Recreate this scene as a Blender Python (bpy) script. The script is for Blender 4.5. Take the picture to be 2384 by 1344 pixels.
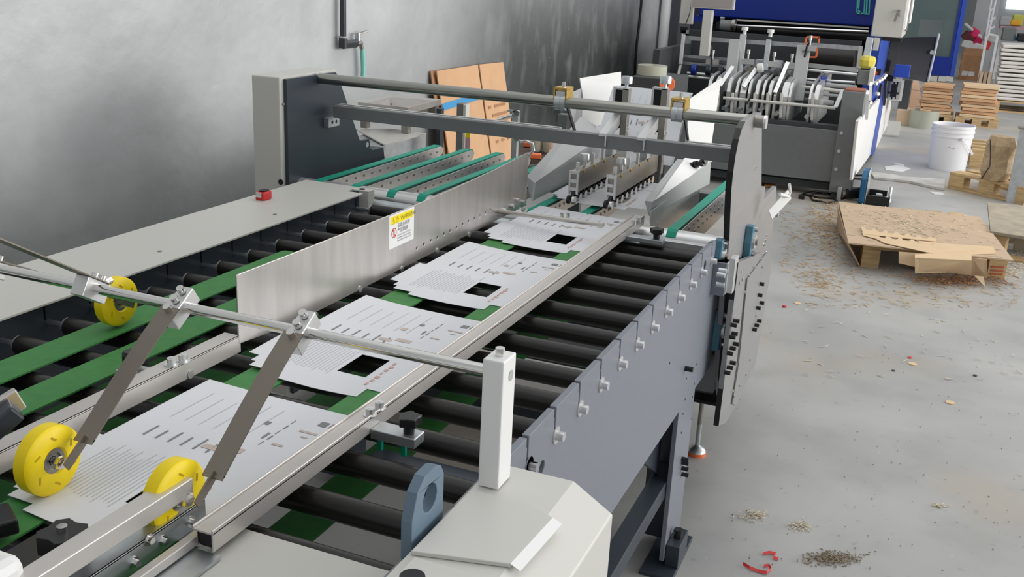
import bpy, math, random
from mathutils import Vector, Matrix
from mathutils.geometry import tessellate_polygon
random.seed(7)
for o in list(bpy.data.objects): bpy.data.objects.remove(o)
SC = bpy.context.scene
COL = SC.collection
PI = math.pi

# ------------------------------------------------------------------ camera
FPX = 2351.12
PITCH, ROLL, YAW = 0.308222, -0.0480792, -0.383637
EYE = Vector((0, 0, 1.5))
_fw = Vector((math.sin(YAW)*math.cos(PITCH), math.cos(YAW)*math.cos(PITCH), -math.sin(PITCH)))
_r = Vector((math.cos(YAW), -math.sin(YAW), 0)); _d = _fw.cross(_r)
RT = math.cos(ROLL)*_r + math.sin(ROLL)*_d
DN = -math.sin(ROLL)*_r + math.cos(ROLL)*_d
cam_d = bpy.data.cameras.new('camera'); cam = bpy.data.objects.new('camera', cam_d); COL.objects.link(cam)
cam_d.sensor_width = 36; cam_d.lens = 36*FPX/2384; cam_d.clip_start = .02; cam_d.clip_end = 200
m3 = Matrix((RT, -DN, -_fw)).transposed()
cam.matrix_world = Matrix.Translation(EYE) @ m3.to_4x4()
SC.camera = cam
# ------------------------------------------------------------------ light
SC.view_settings.view_transform = 'Standard'; SC.view_settings.look = 'None'
SC.view_settings.gamma = 1; SC.view_settings.use_curve_mapping = False
SC.view_settings.exposure = 0.0
W = bpy.data.worlds.new('world'); SC.world = W; W.use_nodes = True
bg = W.node_tree.nodes['Background']; bg.inputs[0].default_value = (.94, .97, 1, 1); bg.inputs[1].default_value = .52
def area(name, loc, target, sx, sy, power, color):
    L = bpy.data.lights.new(name, 'AREA'); L.shape = 'RECTANGLE'; L.size = sx; L.size_y = sy; L.energy = power; L.color = color
    o = bpy.data.objects.new(name, L); COL.objects.link(o); o.location = loc
    o.rotation_euler = (Vector(target)-Vector(loc)).to_track_quat('-Z', 'Y').to_euler(); return o
area('daylight_right_doors', (7.5, 7, 2.4), (-1, 5.5, .6), 12, 3.2, 800, (1, .985, .96))
area('added_overhead_light', (0, 7, 6.5), (-.4, 6.5, 0), 8, 16, 430, (1, .99, .97))  # unseen area lamp added overhead to raise the general brightness

# ------------------------------------------------------------------ helpers
def at(px, py, x=None, y=None, z=None):
    """point of the real plane x=.., y=.. or z=.. that the photograph shows at a pixel"""
    d = RT*((px-1192)/FPX) + DN*((py-672)/FPX) + _fw
    a, v = (0, x) if x is not None else (1, y) if y is not None else (2, z)
    return EYE + d*((v-EYE[a])/d[a])
def mat(name, col, rough=.5, metal=0, spec=.5, noise=0, nscale=8, bump=0, trans=0, ior=1.45, alpha=1, stretch=None, coat=0, emit=None):
    m = bpy.data.materials.new(name); m.use_nodes = True; nt = m.node_tree; b = nt.nodes['Principled BSDF']
    b.inputs['Base Color'].default_value = (*col, 1); b.inputs['Roughness'].default_value = rough; b.inputs['Metallic'].default_value = metal
    b.inputs['Specular IOR Level'].default_value = spec; b.inputs['IOR'].default_value = ior
    b.inputs['Transmission Weight'].default_value = trans; b.inputs['Alpha'].default_value = alpha; b.inputs['Coat Weight'].default_value = coat
    if emit: b.inputs['Emission Color'].default_value = (*emit[0], 1); b.inputs['Emission Strength'].default_value = emit[1]
    if noise or bump:
        tc = nt.nodes.new('ShaderNodeTexCoord'); n = nt.nodes.new('ShaderNodeTexNoise'); n.inputs['Scale'].default_value = nscale; n.inputs['Detail'].default_value = 5
        src = tc.outputs['Object']
        if stretch:
            mp = nt.nodes.new('ShaderNodeMapping'); mp.inputs['Scale'].default_value = stretch; nt.links.new(src, mp.inputs[0]); src = mp.outputs[0]
        nt.links.new(src, n.inputs['Vector'])
        if noise:
            mr = nt.nodes.new('ShaderNodeMapRange'); mr.inputs[1].default_value = .3; mr.inputs[2].default_value = .7
            mr.inputs[3].default_value = 1-noise; mr.inputs[4].default_value = 1+noise*.6; nt.links.new(n.outputs[0], mr.inputs[0])
            mx = nt.nodes.new('ShaderNodeVectorMath'); mx.operation = 'SCALE'; mx.inputs[0].default_value = col; nt.links.new(mr.outputs[0], mx.inputs['Scale'])
            nt.links.new(mx.outputs[0], b.inputs['Base Color'])
        if bump:
            bp = nt.nodes.new('ShaderNodeBump'); bp.inputs['Strength'].default_value = bump; bp.inputs['Distance'].default_value = .01
            nt.links.new(n.outputs[0], bp.inputs['Height']); nt.links.new(bp.outputs[0], b.inputs['Normal'])
    return m
M = {}
def D(n, *a, **k): M[n] = mat(n, *a, **k)
D('slate', (.19, .205, .24), .38, noise=.04, nscale=60)
D('slate_dark', (.035, .045, .06), .35)
D('slate_blue', (.13, .19, .25), .4, noise=.06, nscale=40)
D('rail_steel', (.60, .57, .54), .36, .5, noise=.05, nscale=12)
D('steel', (.64, .605, .575), .33, .85, noise=.1, nscale=5, stretch=(1, 8, 1))
D('steel_dark', (.36, .34, .31), .38, 1, noise=.1, nscale=9)
D('zinc', (.55, .58, .6), .4, .9, noise=.15, nscale=30)
D('tube_steel', (.36, .36, .33), .26, 1)
D('chrome', (.78, .77, .75), .14, 1)
D('alu', (.72, .72, .72), .35, .85, noise=.05, nscale=40)
D('strip_steel', (.25, .22, .185), .4, .85)
D('alu_plate', (.32, .318, .32), .42, .5, noise=.05, nscale=6, stretch=(1, .3, 6))
D('grey_paint', (.19, .20, .20), .45, noise=.05, nscale=30)
D('grey_light', (.42, .43, .43), .45)
D('dark_grey', (.05, .055, .058), .5, noise=.06, nscale=40)
D('white', (.8, .8, .79), .4)
D('cream', (.56, .55, .51), .35)
D('cream2', (.62, .61, .57), .4)
D('black', (.012, .012, .013), .4)
D('black_matt', (.01, .01, .01), .8)
D('rubber', (.016, .014, .013), .34, noise=.25, nscale=12)
D('green', (.045, .22, .05), .6, noise=.12, nscale=50)
D('teal', (.0, .33, .22), .5, noise=.05, nscale=20)
D('yellow', (.92, .69, .003), .42, noise=.06, nscale=40)
D('bearing_blue', (.09, .22, .30), .45)
D('red', (.6, .03, .03), .45)
D('pink', (.75, .03, .14), .6)
D('orange', (.85, .18, .06), .5)
D('brass', (.62, .40, .10), .35, .7)
D('card', (.72, .73, .76), .55, noise=.02, nscale=8)
D('ink', (.22, .22, .23), .6)
D('ink_light', (.56, .57, .59), .6)
D('ink_tan', (.55, .47, .42), .6)
D('ink_red', (.62, .38, .33), .6)
D('blue', (.008, .03, .27), .35)
D('blue_light', (.03, .08, .42), .35)
D('tape_blue', (.05, .28, .55), .5)
D('toolbox_blue', (.01, .10, .22), .45)
D('cardboard', (.60, .36, .20), .8, noise=.06, nscale=9, bump=.05)
D('cardboard_dark', (.38, .2, .1), .8, noise=.1, nscale=20)
D('kraft', (.52, .385, .26), .75, noise=.06, nscale=5)
D('kraft_light', (.68, .50, .31), .75, noise=.05, nscale=9)
D('straw', (.52, .38, .23), .8)
D('straw_light', (.62, .55, .42), .8)
D('wood', (.52, .36, .18), .7, noise=.25, nscale=9, stretch=(1, 1, 9), bump=.1)
D('wood_grey', (.38, .33, .25), .8, noise=.25, nscale=10, bump=.15)
D('wood_red', (.45, .12, .06), .7, noise=.3, nscale=30)
D('sack', (.66, .63, .59), .8, noise=.1, nscale=20, bump=.3)
D('pail', (.70, .70, .72), .35)
D('film', (.40, .42, .34), .12, coat=.6, alpha=.85)
D('film_clear', (.62, .62, .5), .15, alpha=.75)
D('glass', (.16, .22, .22), .05, alpha=.45)
D('smoked', (.015, .015, .02), .08, alpha=.78)
D('hose', (.25, .6, .52), .3)
D('pvc', (.45, .46, .47), .3)
D('pvc_dark', (.03, .035, .04), .25)
D('red_dark', (.3, .01, .02), .5)
D('plastic_yellow', (.7, .6, .1), .3)
D('paper', (.66, .66, .65), .8, noise=.08, nscale=15)
D('paper_dirty', (.5, .49, .46), .85, noise=.2, nscale=12)
D('kraft_wrap', (.42, .30, .17), .6, noise=.2, nscale=30, bump=.5)
D('pink_label', (.55, .35, .38), .6)
D('window_light', (.9, .95, 1), .5, emit=((.9, .96, 1), 1.1))

class G:
    def __init__(s): s.v = []; s.f = []
    def quad(s, *p):
        n = len(s.v); s.v += [Vector(q) for q in p]; s.f.append(tuple(range(n, n+len(p)))); return s
    def box(s, a, b):
        n = len(s.v); x0, y0, z0 = [min(a[i], b[i]) for i in range(3)]; x1, y1, z1 = [max(a[i], b[i]) for i in range(3)]
        s.v += [Vector(p) for p in ((x0,y0,z0),(x1,y0,z0),(x1,y1,z0),(x0,y1,z0),(x0,y0,z1),(x1,y0,z1),(x1,y1,z1),(x0,y1,z1))]
        s.f += [tuple(n+i for i in q) for q in ((0,3,2,1),(4,5,6,7),(0,1,5,4),(1,2,6,5),(2,3,7,6),(3,0,4,7))]; return s
    def obox(s, c, ax, ay, az):
        """box round centre c with half-axis vectors"""
        n = len(s.v); c, ax, ay, az = map(Vector, (c, ax, ay, az))
        s.v += [c+i*ax+j*ay+k*az for k in (-1, 1) for (i, j) in ((-1,-1),(1,-1),(1,1),(-1,1))]
        s.f += [tuple(n+i for i in q) for q in ((0,3,2,1),(4,5,6,7),(0,1,5,4),(1,2,6,5),(2,3,7,6),(3,0,4,7))]; return s
    def prism(s, pts, axis, lo, hi, holes=()):
        def P(p, w):
            return Vector((w, p[0], p[1])) if axis == 'x' else Vector((p[0], w, p[1])) if axis == 'y' else Vector((p[0], p[1], w))
        loops = [list(pts)] + [list(h) for h in holes]
        flat = [p for l in loops for p in l]; n = len(s.v); k = len(flat)
        s.v += [P(p, lo) for p in flat] + [P(p, hi) for p in flat]
        for t in tessellate_polygon([[Vector((p[0], p[1], 0)) for p in l] for l in loops]):
            s.f.append(tuple(n+i for i in t)); s.f.append(tuple(n+k+i for i in reversed(t)))
        o = 0
        for l in loops:
            for i in range(len(l)):
                a, b = o+i, o+(i+1) % len(l); s.f.append((n+a, n+b, n+k+b, n+k+a))
            o += len(l)
        return s
    def cyl(s, p, q, r, n=14, r2=None, cap=True):
        p, q = Vector(p), Vector(q); r2 = r if r2 is None else r2; d = (q-p).normalized()
        u = d.orthogonal().normalized(); w = d.cross(u); b = len(s.v)
        for c, rr in ((p, r), (q, r2)):
            s.v += [c + (u*math.cos(2*PI*i/n) + w*math.sin(2*PI*i/n))*rr for i in range(n)]
        s.f += [(b+i, b+(i+1) % n, b+n+(i+1) % n, b+n+i) for i in range(n)]
        if cap: s.f += [tuple(b+i for i in reversed(range(n))), tuple(b+n+i for i in range(n))]
        return s
    def tube(s, path, r, n=8):
        path = [Vector(p) for p in path]; b = len(s.v); u = None
        for i, p in enumerate(path):
            d = (path[min(i+1, len(path)-1)]-path[max(i-1, 0)]).normalized()
            u = d.orthogonal().normalized() if u is None else (u-d*u.dot(d)).normalized()
            w = d.cross(u); s.v += [p+(u*math.cos(2*PI*k/n)+w*math.sin(2*PI*k/n))*r for k in range(n)]
        for i in range(len(path)-1):
            s.f += [(b+i*n+k, b+i*n+(k+1) % n, b+(i+1)*n+(k+1) % n, b+(i+1)*n+k) for k in range(n)]
        s.f += [tuple(b+k for k in reversed(range(n))), tuple(b+(len(path)-1)*n+k for k in range(n))]; return s
    def lathe(s, prof, c, axis, n=32):
        """prof = [(radius, offset along axis)], closed ends when radius 0"""
        c = Vector(c); d = Vector(axis).normalized(); u = d.orthogonal().normalized(); w = d.cross(u); b = len(s.v); m = len(prof)
        for i in range(n):
            a = 2*PI*i/n; e = u*math.cos(a)+w*math.sin(a); s.v += [c+e*r+d*h for r, h in prof]
        for i in range(n):
            for k in range(m-1):
                s.f.append((b+i*m+k, b+i*m+k+1, b+((i+1) % n)*m+k+1, b+((i+1) % n)*m+k))
        return s
    def strip(s, path, wv, t):
        """flat band along path, width vector wv, thickness t"""
        path = [Vector(p) for p in path]; wv = Vector(wv)/2; b = len(s.v)
        for i, p in enumerate(path):
            d = (path[min(i+1, len(path)-1)]-path[max(i-1, 0)]).normalized(); nn = d.cross(wv).normalized()*t/2
            s.v += [p-wv-nn, p+wv-nn, p+wv+nn, p-wv+nn]
        for i in range(len(path)-1):
            s.f += [(b+4*i+k, b+4*i+(k+1) % 4, b+4*i+4+(k+1) % 4, b+4*i+4+k) for k in range(4)]
        e = b+4*(len(path)-1); s.f += [(b, b+3, b+2, b+1), (e, e+1, e+2, e+3)]; return s
    def bolt(s, p, d, r=.006, h=.006, washer=True):
        p, d = Vector(p), Vector(d).normalized()
        if washer: s.cyl(p, p+d*h*.25, r*1.7, 10)
        s.cyl(p, p+d*h, r, 8); return s
    def arm(s, p, q, w, t, up=(0, 0, 1)):
        """rectangular bar between two points"""
        p, q = Vector(p), Vector(q); d = q-p; a = d.cross(Vector(up)).normalized(); c = a.cross(d).normalized()
        return s.obox((p+q)/2, d/2, a*w/2, c*t/2)
    def link(s, name, m, parent=None, label=None, cat=None, group=None, kind=None, smooth=False, bevel=0):
        me = bpy.data.meshes.new(name); me.from_pydata([tuple(v) for v in s.v], [], s.f); me.validate(); me.update()
        o = bpy.data.objects.new(name, me); COL.objects.link(o); me.materials.append(M[m] if isinstance(m, str) else m)
        import bmesh
        bm = bmesh.new(); bm.from_mesh(me); bmesh.ops.recalc_face_normals(bm, faces=bm.faces)
        if smooth:
            for f in bm.faces: f.smooth = len(f.verts) <= 4
            for e in bm.edges:
                if len(e.link_faces) == 2 and e.calc_face_angle(0) > .7: e.smooth = False
        bm.to_mesh(me); bm.free()
        if bevel:
            md = o.modifiers.new('bevel', 'BEVEL'); md.width = bevel; md.segments = 2; md.limit_method = 'ANGLE'; md.angle_limit = .6
        if parent is not None: adopt(o, parent)
        tag(o, label, cat, group, kind); return o
def adopt(o, parent):
    o.parent = parent; w = parent.get('wpos')
    o.matrix_parent_inverse = Matrix.Translation(Vector(w)).inverted() if w is not None else Matrix.Identity(4)
def tag(o, label=None, cat=None, group=None, kind=None):
    if label: o['label'] = label
    if cat: o['category'] = cat
    if group: o['group'] = group
    if kind: o['kind'] = kind
    return o
def thing(name, label, cat, loc=(0, 0, 0), group=None):
    o = bpy.data.objects.new(name, None); o.empty_display_size = .05; COL.objects.link(o); o.location = loc; o['wpos'] = list(loc)
    return tag(o, label, cat, group)
def copy_at(o, off, parent=None):
    """copy of a mesh object (shares the mesh) moved by off"""
    c = o.copy(); COL.objects.link(c); c.location = Vector(o.location)+Vector(off)
    if parent is not None: adopt(c, parent)
    return c
def ring(cx, cy, r, n=12, a0=0): return [(cx+r*math.cos(a0+2*PI*i/n), cy+r*math.sin(a0+2*PI*i/n)) for i in range(n)]
# ------------------------------------------------------------------ setting
def floor_mat():
    m = bpy.data.materials.new('concrete'); m.use_nodes = True; nt = m.node_tree; b = nt.nodes['Principled BSDF']; N = nt.nodes.new; L = nt.links.new
    tc = N('ShaderNodeTexCoord'); cur = None
    def noise(sc, det, lo, hi, ch=None):
        n = N('ShaderNodeTexNoise'); n.inputs['Scale'].default_value = sc; n.inputs['Detail'].default_value = det; L(tc.outputs['Object'], n.inputs['Vector'])
        r = N('ShaderNodeMapRange'); r.inputs[1].default_value = lo; r.inputs[2].default_value = hi; L(n.outputs[0], r.inputs[0]); return r.outputs[0]
    def mix(a, bcol, f, k):
        x = N('ShaderNodeMix'); x.data_type = 'RGBA'; mm = N('ShaderNodeMath'); mm.operation = 'MULTIPLY'; mm.inputs[1].default_value = k; L(f, mm.inputs[0])
        L(mm.outputs[0], x.inputs['Factor'])
        if isinstance(a, tuple): x.inputs['A'].default_value = (*a, 1)
        else: L(a, x.inputs['A'])
        x.inputs['B'].default_value = (*bcol, 1); return x.outputs['Result']
    c = mix((.33, .33, .32), (.425, .42, .405), noise(1.3, 6, .35, .65), 1)
    c = mix(c, (.27, .28, .28), noise(4, 8, .5, .75), .6)
    c = mix(c, (.42, .33, .22), noise(.9, 4, .53, .70), .6)
    c = mix(c, (.2, .2, .19), noise(28, 5, .64, .74), .4)
    c = mix(c, (.6, .6, .58), noise(55, 3, .7, .76), .4)
    L(c, b.inputs['Base Color']); b.inputs['Roughness'].default_value = .42
    rr = N('ShaderNodeMapRange'); rr.inputs[3].default_value = .35; rr.inputs[4].default_value = .6; n = N('ShaderNodeTexNoise'); n.inputs['Scale'].default_value = 3; L(tc.outputs['Object'], n.inputs['Vector']); L(n.outputs[0], rr.inputs[0]); L(rr.outputs[0], b.inputs['Roughness'])
    return m
def wall_mat():
    m = bpy.data.materials.new('stained_shaded_wall_paint'); m.use_nodes = True; nt = m.node_tree; b = nt.nodes['Principled BSDF']; N = nt.nodes.new; L = nt.links.new
    tc = N('ShaderNodeTexCoord')
    def noise(sc, det, lo, hi, st=(1, 1, 1)):
        mp = N('ShaderNodeMapping'); mp.inputs['Scale'].default_value = st; L(tc.outputs['Object'], mp.inputs[0])
        n = N('ShaderNodeTexNoise'); n.inputs['Scale'].default_value = sc; n.inputs['Detail'].default_value = det; L(mp.outputs[0], n.inputs['Vector'])
        r = N('ShaderNodeMapRange'); r.inputs[1].default_value = lo; r.inputs[2].default_value = hi; L(n.outputs[0], r.inputs[0]); return r.outputs[0]
    def mth(op, a, k):
        x = N('ShaderNodeMath'); x.operation = op; x.use_clamp = True; L(a, x.inputs[0])
        if isinstance(k, float): x.inputs[1].default_value = k
        else: L(k, x.inputs[1])
        return x.outputs[0]
    def mix(a, bcol, f):
        x = N('ShaderNodeMix'); x.data_type = 'RGBA'; L(f, x.inputs['Factor'])
        if isinstance(a, tuple): x.inputs['A'].default_value = (*a, 1)
        else: L(a, x.inputs['A'])
        x.inputs['B'].default_value = (*bcol, 1); return x.outputs['Result']
    sep = N('ShaderNodeSeparateXYZ'); L(tc.outputs['Object'], sep.inputs[0])
    def ramp(src, a, bb):
        r = N('ShaderNodeMapRange'); r.interpolation_type = 'SMOOTHSTEP'; r.inputs[1].default_value = a; r.inputs[2].default_value = bb; L(src, r.inputs[0]); return r.outputs[0]
    # stain plus shading painted into the colour: stronger along the wall, towards the ground
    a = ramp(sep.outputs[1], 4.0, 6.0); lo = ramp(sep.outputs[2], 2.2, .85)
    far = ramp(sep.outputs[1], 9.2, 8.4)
    stain_shade = mth('MULTIPLY', mth('MULTIPLY', a, far), lo)
    stain_shade = mth('MULTIPLY', stain_shade, mth('ADD', noise(1.4, 6, .2, .62, (1, 1, .5)), .6))
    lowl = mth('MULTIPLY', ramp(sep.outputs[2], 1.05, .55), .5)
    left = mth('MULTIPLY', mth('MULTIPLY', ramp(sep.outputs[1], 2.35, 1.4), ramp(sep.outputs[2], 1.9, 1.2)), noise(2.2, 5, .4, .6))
    c = mix((.53, .545, .55), (.34, .355, .36), noise(1.1, 9, .44, .72)); c = mix(c, (.38, .39, .39), mth('MULTIPLY', noise(7, 9, .5, .8), .5))
    c = mix(c, (.54, .55, .55), mth('MULTIPLY', noise(3, 8, .56, .7), .5))
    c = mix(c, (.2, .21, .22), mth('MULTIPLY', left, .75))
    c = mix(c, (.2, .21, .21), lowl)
    c = mix(c, (.06, .065, .065), stain_shade)
    c = mix(c, (.33, .34, .33), mth('MULTIPLY', mth('MULTIPLY', noise(6, 8, .5, .8, (1, 1.3, .6)), a), .45))
    c = mix(c, (.62, .62, .62), mth('MULTIPLY', noise(34, 3, .74, .78), mth('ADD', a, .12)))
    L(c, b.inputs['Base Color']); b.inputs['Roughness'].default_value = .42
    bp = N('ShaderNodeBump'); bp.inputs['Strength'].default_value = .25; bp.inputs['Distance'].default_value = .01; L(noise(12, 6, .2, .8), bp.inputs['Height']); L(bp.outputs[0], b.inputs['Normal'])
    return m
G().box((-8, -3, -.05), (14, 40, 0)).link('floor', floor_mat(), kind='structure')
WX = -2.45
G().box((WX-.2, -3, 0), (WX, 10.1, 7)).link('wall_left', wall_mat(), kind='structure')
M['far_wall'] = mat('far_wall', (.50, .515, .52), .6, noise=.06, nscale=1.5)
G().box((WX-.05, 10.1, 0), (WX+.12, 10.45, 7)).link('trim_1', 'far_wall', kind='structure')
G().box((WX-.2, 10.45, 0), (WX-.02, 30, 7)).link('wall_left_far', 'far_wall', kind='structure')
G().box((-3, 30, 0), (14, 30.2, 7)).link('wall_back', 'far_wall', kind='structure')

# ------------------------------------------------------------------ roller conveyor (foreground)
XR = -.467; BT = .826; PITCHR = .1149
RY = [1.256+PITCHR*(k-11) for k in range(23)]
A = thing('roller_conveyor', 'dark slate framed roller conveyor with black rollers and flat green belts in the foreground', 'conveyor', (-1, 1.7, 0))
def side_poly(y0):
    p = [(y0, .48), (y0, .851)]
    for y in RY:
        if y-.02 > y0 and y < 2.54:
            p += [(y-.012, .851), (y-.012, .835), (y-.009, .835), (y-.009, .806), (y-.004, .806), (y-.004, .851)]
    p += [(2.56, .846), (2.56, .70), (2.71, .665), (2.71, .50), (2.665, .45), (2.49, .455), (2.49, .0+.03), (2.31, .03), (2.31, .46)]
    return p
HOLE = ring(1.315, .77, .012, 12)
G().prism(side_poly(.2), 'x', XR-.012, XR, [HOLE]).link('side_plate', 'slate', A, bevel=.0015)
G().prism(side_poly(-.6), 'x', -1.535, -1.523, []).link('side_plate', 'slate_dark', A, label='far side plate carrying the roller ends')
# return flange and roller ends
G().box((XR-.045, .2, .50), (XR-.012, 2.3, .51)).link('bottom_flange', 'slate_dark', A)
rol = G().cyl((-1.47, 0, .8), (-.498, 0, .8), .0185, 20).link('roller', 'rubber', A, smooth=True)
cap = G().cyl((-1.475, 0, .8), (-1.47, 0, .8), .0175, 16).cyl((-.498, 0, .8), (-.493, 0, .8), .0175, 16).cyl((-1.523, 0, .8), (-.479, 0, .8), .006, 8).link('roller_shaft', 'zinc', rol, smooth=True)
blt = G().cyl((XR, 0, .801), (XR+.002, 0, .801), .0145, 16).cyl((XR, 0, .801), (XR+.014, 0, .801), .0078, 12).link('roller_bolt', 'alu', A, smooth=True)
for i, y in enumerate(RY):
    if i == 0:
        rol.location.y = y; blt.location.y = y
    else:
        r = copy_at(rol, (0, y-RY[0], 0), A); c = copy_at(cap, (0, 0, 0)); c.parent = r; c.matrix_parent_inverse = Matrix.Identity(4)
        if y > 1.0: copy_at(blt, (0, y-RY[0], 0), A)
blt.location.y = RY[11]-.0  # the first bolt sits at the hidden slot beside the housing
# flat green belts, carrying strand and return strand
for (x0, x1) in ((-1.385, -1.31), (-1.258, -1.185), (-1.005, -.925), (-.80, -.725)):
    yb, yf = (2.52 if x0 > -1.1 else 1.95), -.62; r = .022; path = [(0, yf, BT-.001), (0, yb, BT-.001)]
    path += [(0, yb+.03*math.sin(a), .795+.031*math.cos(a)) for a in (.5, 1, 1.57, 2.1, 2.6)] + [(0, yb, .70), (0, yf, .70)]
    path = [(.5*(x0+x1), p[1], p[2]) for p in path]
    G().strip(path, (x1-x0, 0, 0), .003).link('belt', 'green', A)
for y in (.35, .95, 1.75, 2.35): G().box((-1.523, y, .61), (-.479, y+.05, .66)).link('cross_member', 'slate_dark', A)
# cover over the drive side
cv = G(); cv.box((-1.73, -.6, .848), (-1.49, 2.50, .853)); cv.prism([(-1.73, 2.50), (-1.545, 2.50), (-1.545, 2.565), (-1.73, 2.565)], 'z', .848, .853)
cv.box((-1.545, 2.53, .848), (-1.49, 2.565, .853)); cv.box((-1.73, -.6, .45), (-1.727, 2.565, .848)); cv.box((-1.53, 2.53, .79), (-1.49, 2.565, .848))
cvo = cv.link('cover', 'cream', A, bevel=.001)
G().cyl((-1.52, 2.545, .853), (-1.52, 2.545, .8545), .009, 12).link('hole', 'black_matt', cvo)
for p in ((640, 500), (372, 586)):
    q = at(*p, z=.853); G().cyl(q, q+Vector((0, 0, .0015)), .005, 10).link('screw', 'steel_dark', cvo)
# exit idler at the conveyor end
G().cyl((-1.5, 2.575, .80), (-.49, 2.575, .80), .02, 20).link('idler_roller', 'zinc', A, smooth=True)
G().box((-.665, 2.535, .805), (-.49, 2.56, .833)).link('end_bar', 'alu', A, bevel=.001)
# foot of the front leg
G().box((-.52, 2.27, 0), (-.43, 2.50, .012)).link('foot_plate', 'slate_dark', A, bevel=.002)
G().box((-.466, 2.32, .012), (-.43, 2.42, .075)).link('foot_block', 'slate_dark', A, bevel=.002)
G().cyl((-.447, 2.37, .075), (-.447, 2.37, .10), .012, 8).link('levelling_screw', 'black', A)
G().box((-.56, 2.42, .03), (-.479, 2.47, .45)).link('leg', 'slate_dark', A, bevel=.002)
G().box((-1.52, 2.31, .03), (-1.46, 2.47, .45)).link('leg', 'slate_dark', A, bevel=.002)
G().box((-.525, .3, .215), (-.48, 2.42, .26)).link('stretcher', 'slate_dark', A, bevel=.002)
G().prism([(2.1, .42), (2.34, .42), (2.34, .26)], 'x', -.52, -.51).link('gusset', 'slate_dark', A)
for py in (1068, 1077, 1090, 1104):
    p = at(1587, py, x=XR); G().cyl(p, p+Vector((.018, 0, 0)), .006, 8).link('leg_bolt', 'black', A)
for (px, py) in ((1595, 858),):
    p = at(px, py, x=XR); G().cyl(p, p+Vector((.02, 0, 0)), .007, 8).link('stop_bolt', 'black', A)
s = G()
for (px, py) in ((1559, 846), (1622, 848), (1598, 882), (1616, 894), (1595, 930), (1612, 925), (1590, 964), (1610, 975), (1586, 1008)):
    p = at(px, py, x=XR); s.cyl(p, p+Vector((.0008, 0, 0)), .003, 8)
s.link('tapped_holes', 'black_matt', A, kind='stuff')
# warning-free oval cut-outs in the side plate
for (px, py) in ((1255, 1038), (1641, 617)):
    p = at(px, py, x=XR)
    if px > 1300: G().cyl(p, p+Vector((.0008, 0, 0)), .011, 14).link('access_hole', 'black_matt', A)
# pillow block bearing on the side plate
def pillow(parent, c, s_=1.0, d=1):
    b = G(); x, y, z = c
    b.prism([(y-.028*s_, z-.055*s_), (y+.028*s_, z-.055*s_), (y+.03*s_, z), (y+.022*s_, z+.03*s_), (y+.02*s_, z+.055*s_), (y-.02*s_, z+.055*s_), (y-.022*s_, z+.03*s_), (y-.03*s_, z)], 'x', x, x+.022*d)
    o = b.link('bearing_block', 'bearing_blue', parent, bevel=.003)
    G().cyl((x, y, z), (x+.03*d, y, z), .024*s_, 18).link('bearing_race', 'alu', o, smooth=True)
    G().cyl((x, y, z), (x+.036*d, y, z), .012*s_, 14).link('shaft_end', 'steel_dark', o, smooth=True)
    for k in (-1, 1): G().cyl((x+.02*d, y, z+k*.042*s_), (x+.032*d, y, z+k*.042*s_), .007, 8).link('mounting_bolt', 'chrome', o)
    return o
p = at(1664, 766, x=-.467); pillow(A, (XR, p.y, p.z))
# angle bracket at the end of the plate
G().box((XR, 2.555, .70), (XR+.035, 2.60, .79)).link('end_bracket', 'slate', A, bevel=.001)

# guide rails and tall guide plate
g = G(); g.box((-1.062, -.2, .831), (-1.058, 1.36, .862)); g.box((-1.092, -.2, .859), (-1.058, 1.36, .862))
RL = thing('side_guide', 'tall stainless side guide plate with warning sticker and row of holes beside the cards', 'guide', (-1.06, 1.5, .83))
g.link('rail', 'rail_steel', RL, bevel=.001)
hs = []
for k in range(13):
    hs.append(ring(2.017+.0352*k, .866+.0005*k, .0046, 8))
G().prism([(1.355, .848), (1.355, .974)] + [(lambda p: (p.y, p.z))(at(*q, x=-1.058)) for q in ((700, 583), (830, 532), (960, 480), (1054, 440), (1150, 396))] + [(2.70, .992), (2.70, .835), (2.60, .835), (1.5, .835)], 'x', -1.0605, -1.0575, hs).link('guide_plate', 'steel', RL, bevel=.0006)
for (px, py) in ((735, 735), (838, 673), (936, 627), (1018, 584), (1092, 546), (240, 970), (443, 872)):
    p = at(px, py, x=-1.0575); G().cyl(p, p+Vector((.002, 0, 0)), .007, 10).link('rivet', 'alu', RL)
for (px, py) in ((1172, 490), (1190, 480), (1203, 466), (1216, 470), (1215, 488)):
    p = at(px, py, x=-1.0575); G().cyl(p, p+Vector((.008, 0, 0)), .006, 8).link('bolt', 'alu', RL)
for (px, py) in ((400, 850), (427, 842)):
    p = at(px, py, z=.862); G().cyl(p, p+Vector((0, 0, .012)), .0075, 12).cyl(p, p+Vector((0, 0, .002)), .012, 12).cyl(p+Vector((0, 0, .0121)), p+Vector((0, 0, .0125)), .0035, 6).link('bolt', 'alu', RL, smooth=True)
q = at(345, 865, z=.85); G().box((q.x-.05, q.y-.02, .835), (-1.09, q.y+.015, .85)).link('clamp_block', 'zinc', RL, bevel=.002)
G().lathe([(0, .03), (.014, .03), (.018, .024), (.018, .008), (.008, .004), (.008, 0)], (q.x-.03, q.y, .85), (0, 0, 1), 7).link('clamp_knob', 'black', RL)
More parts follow.
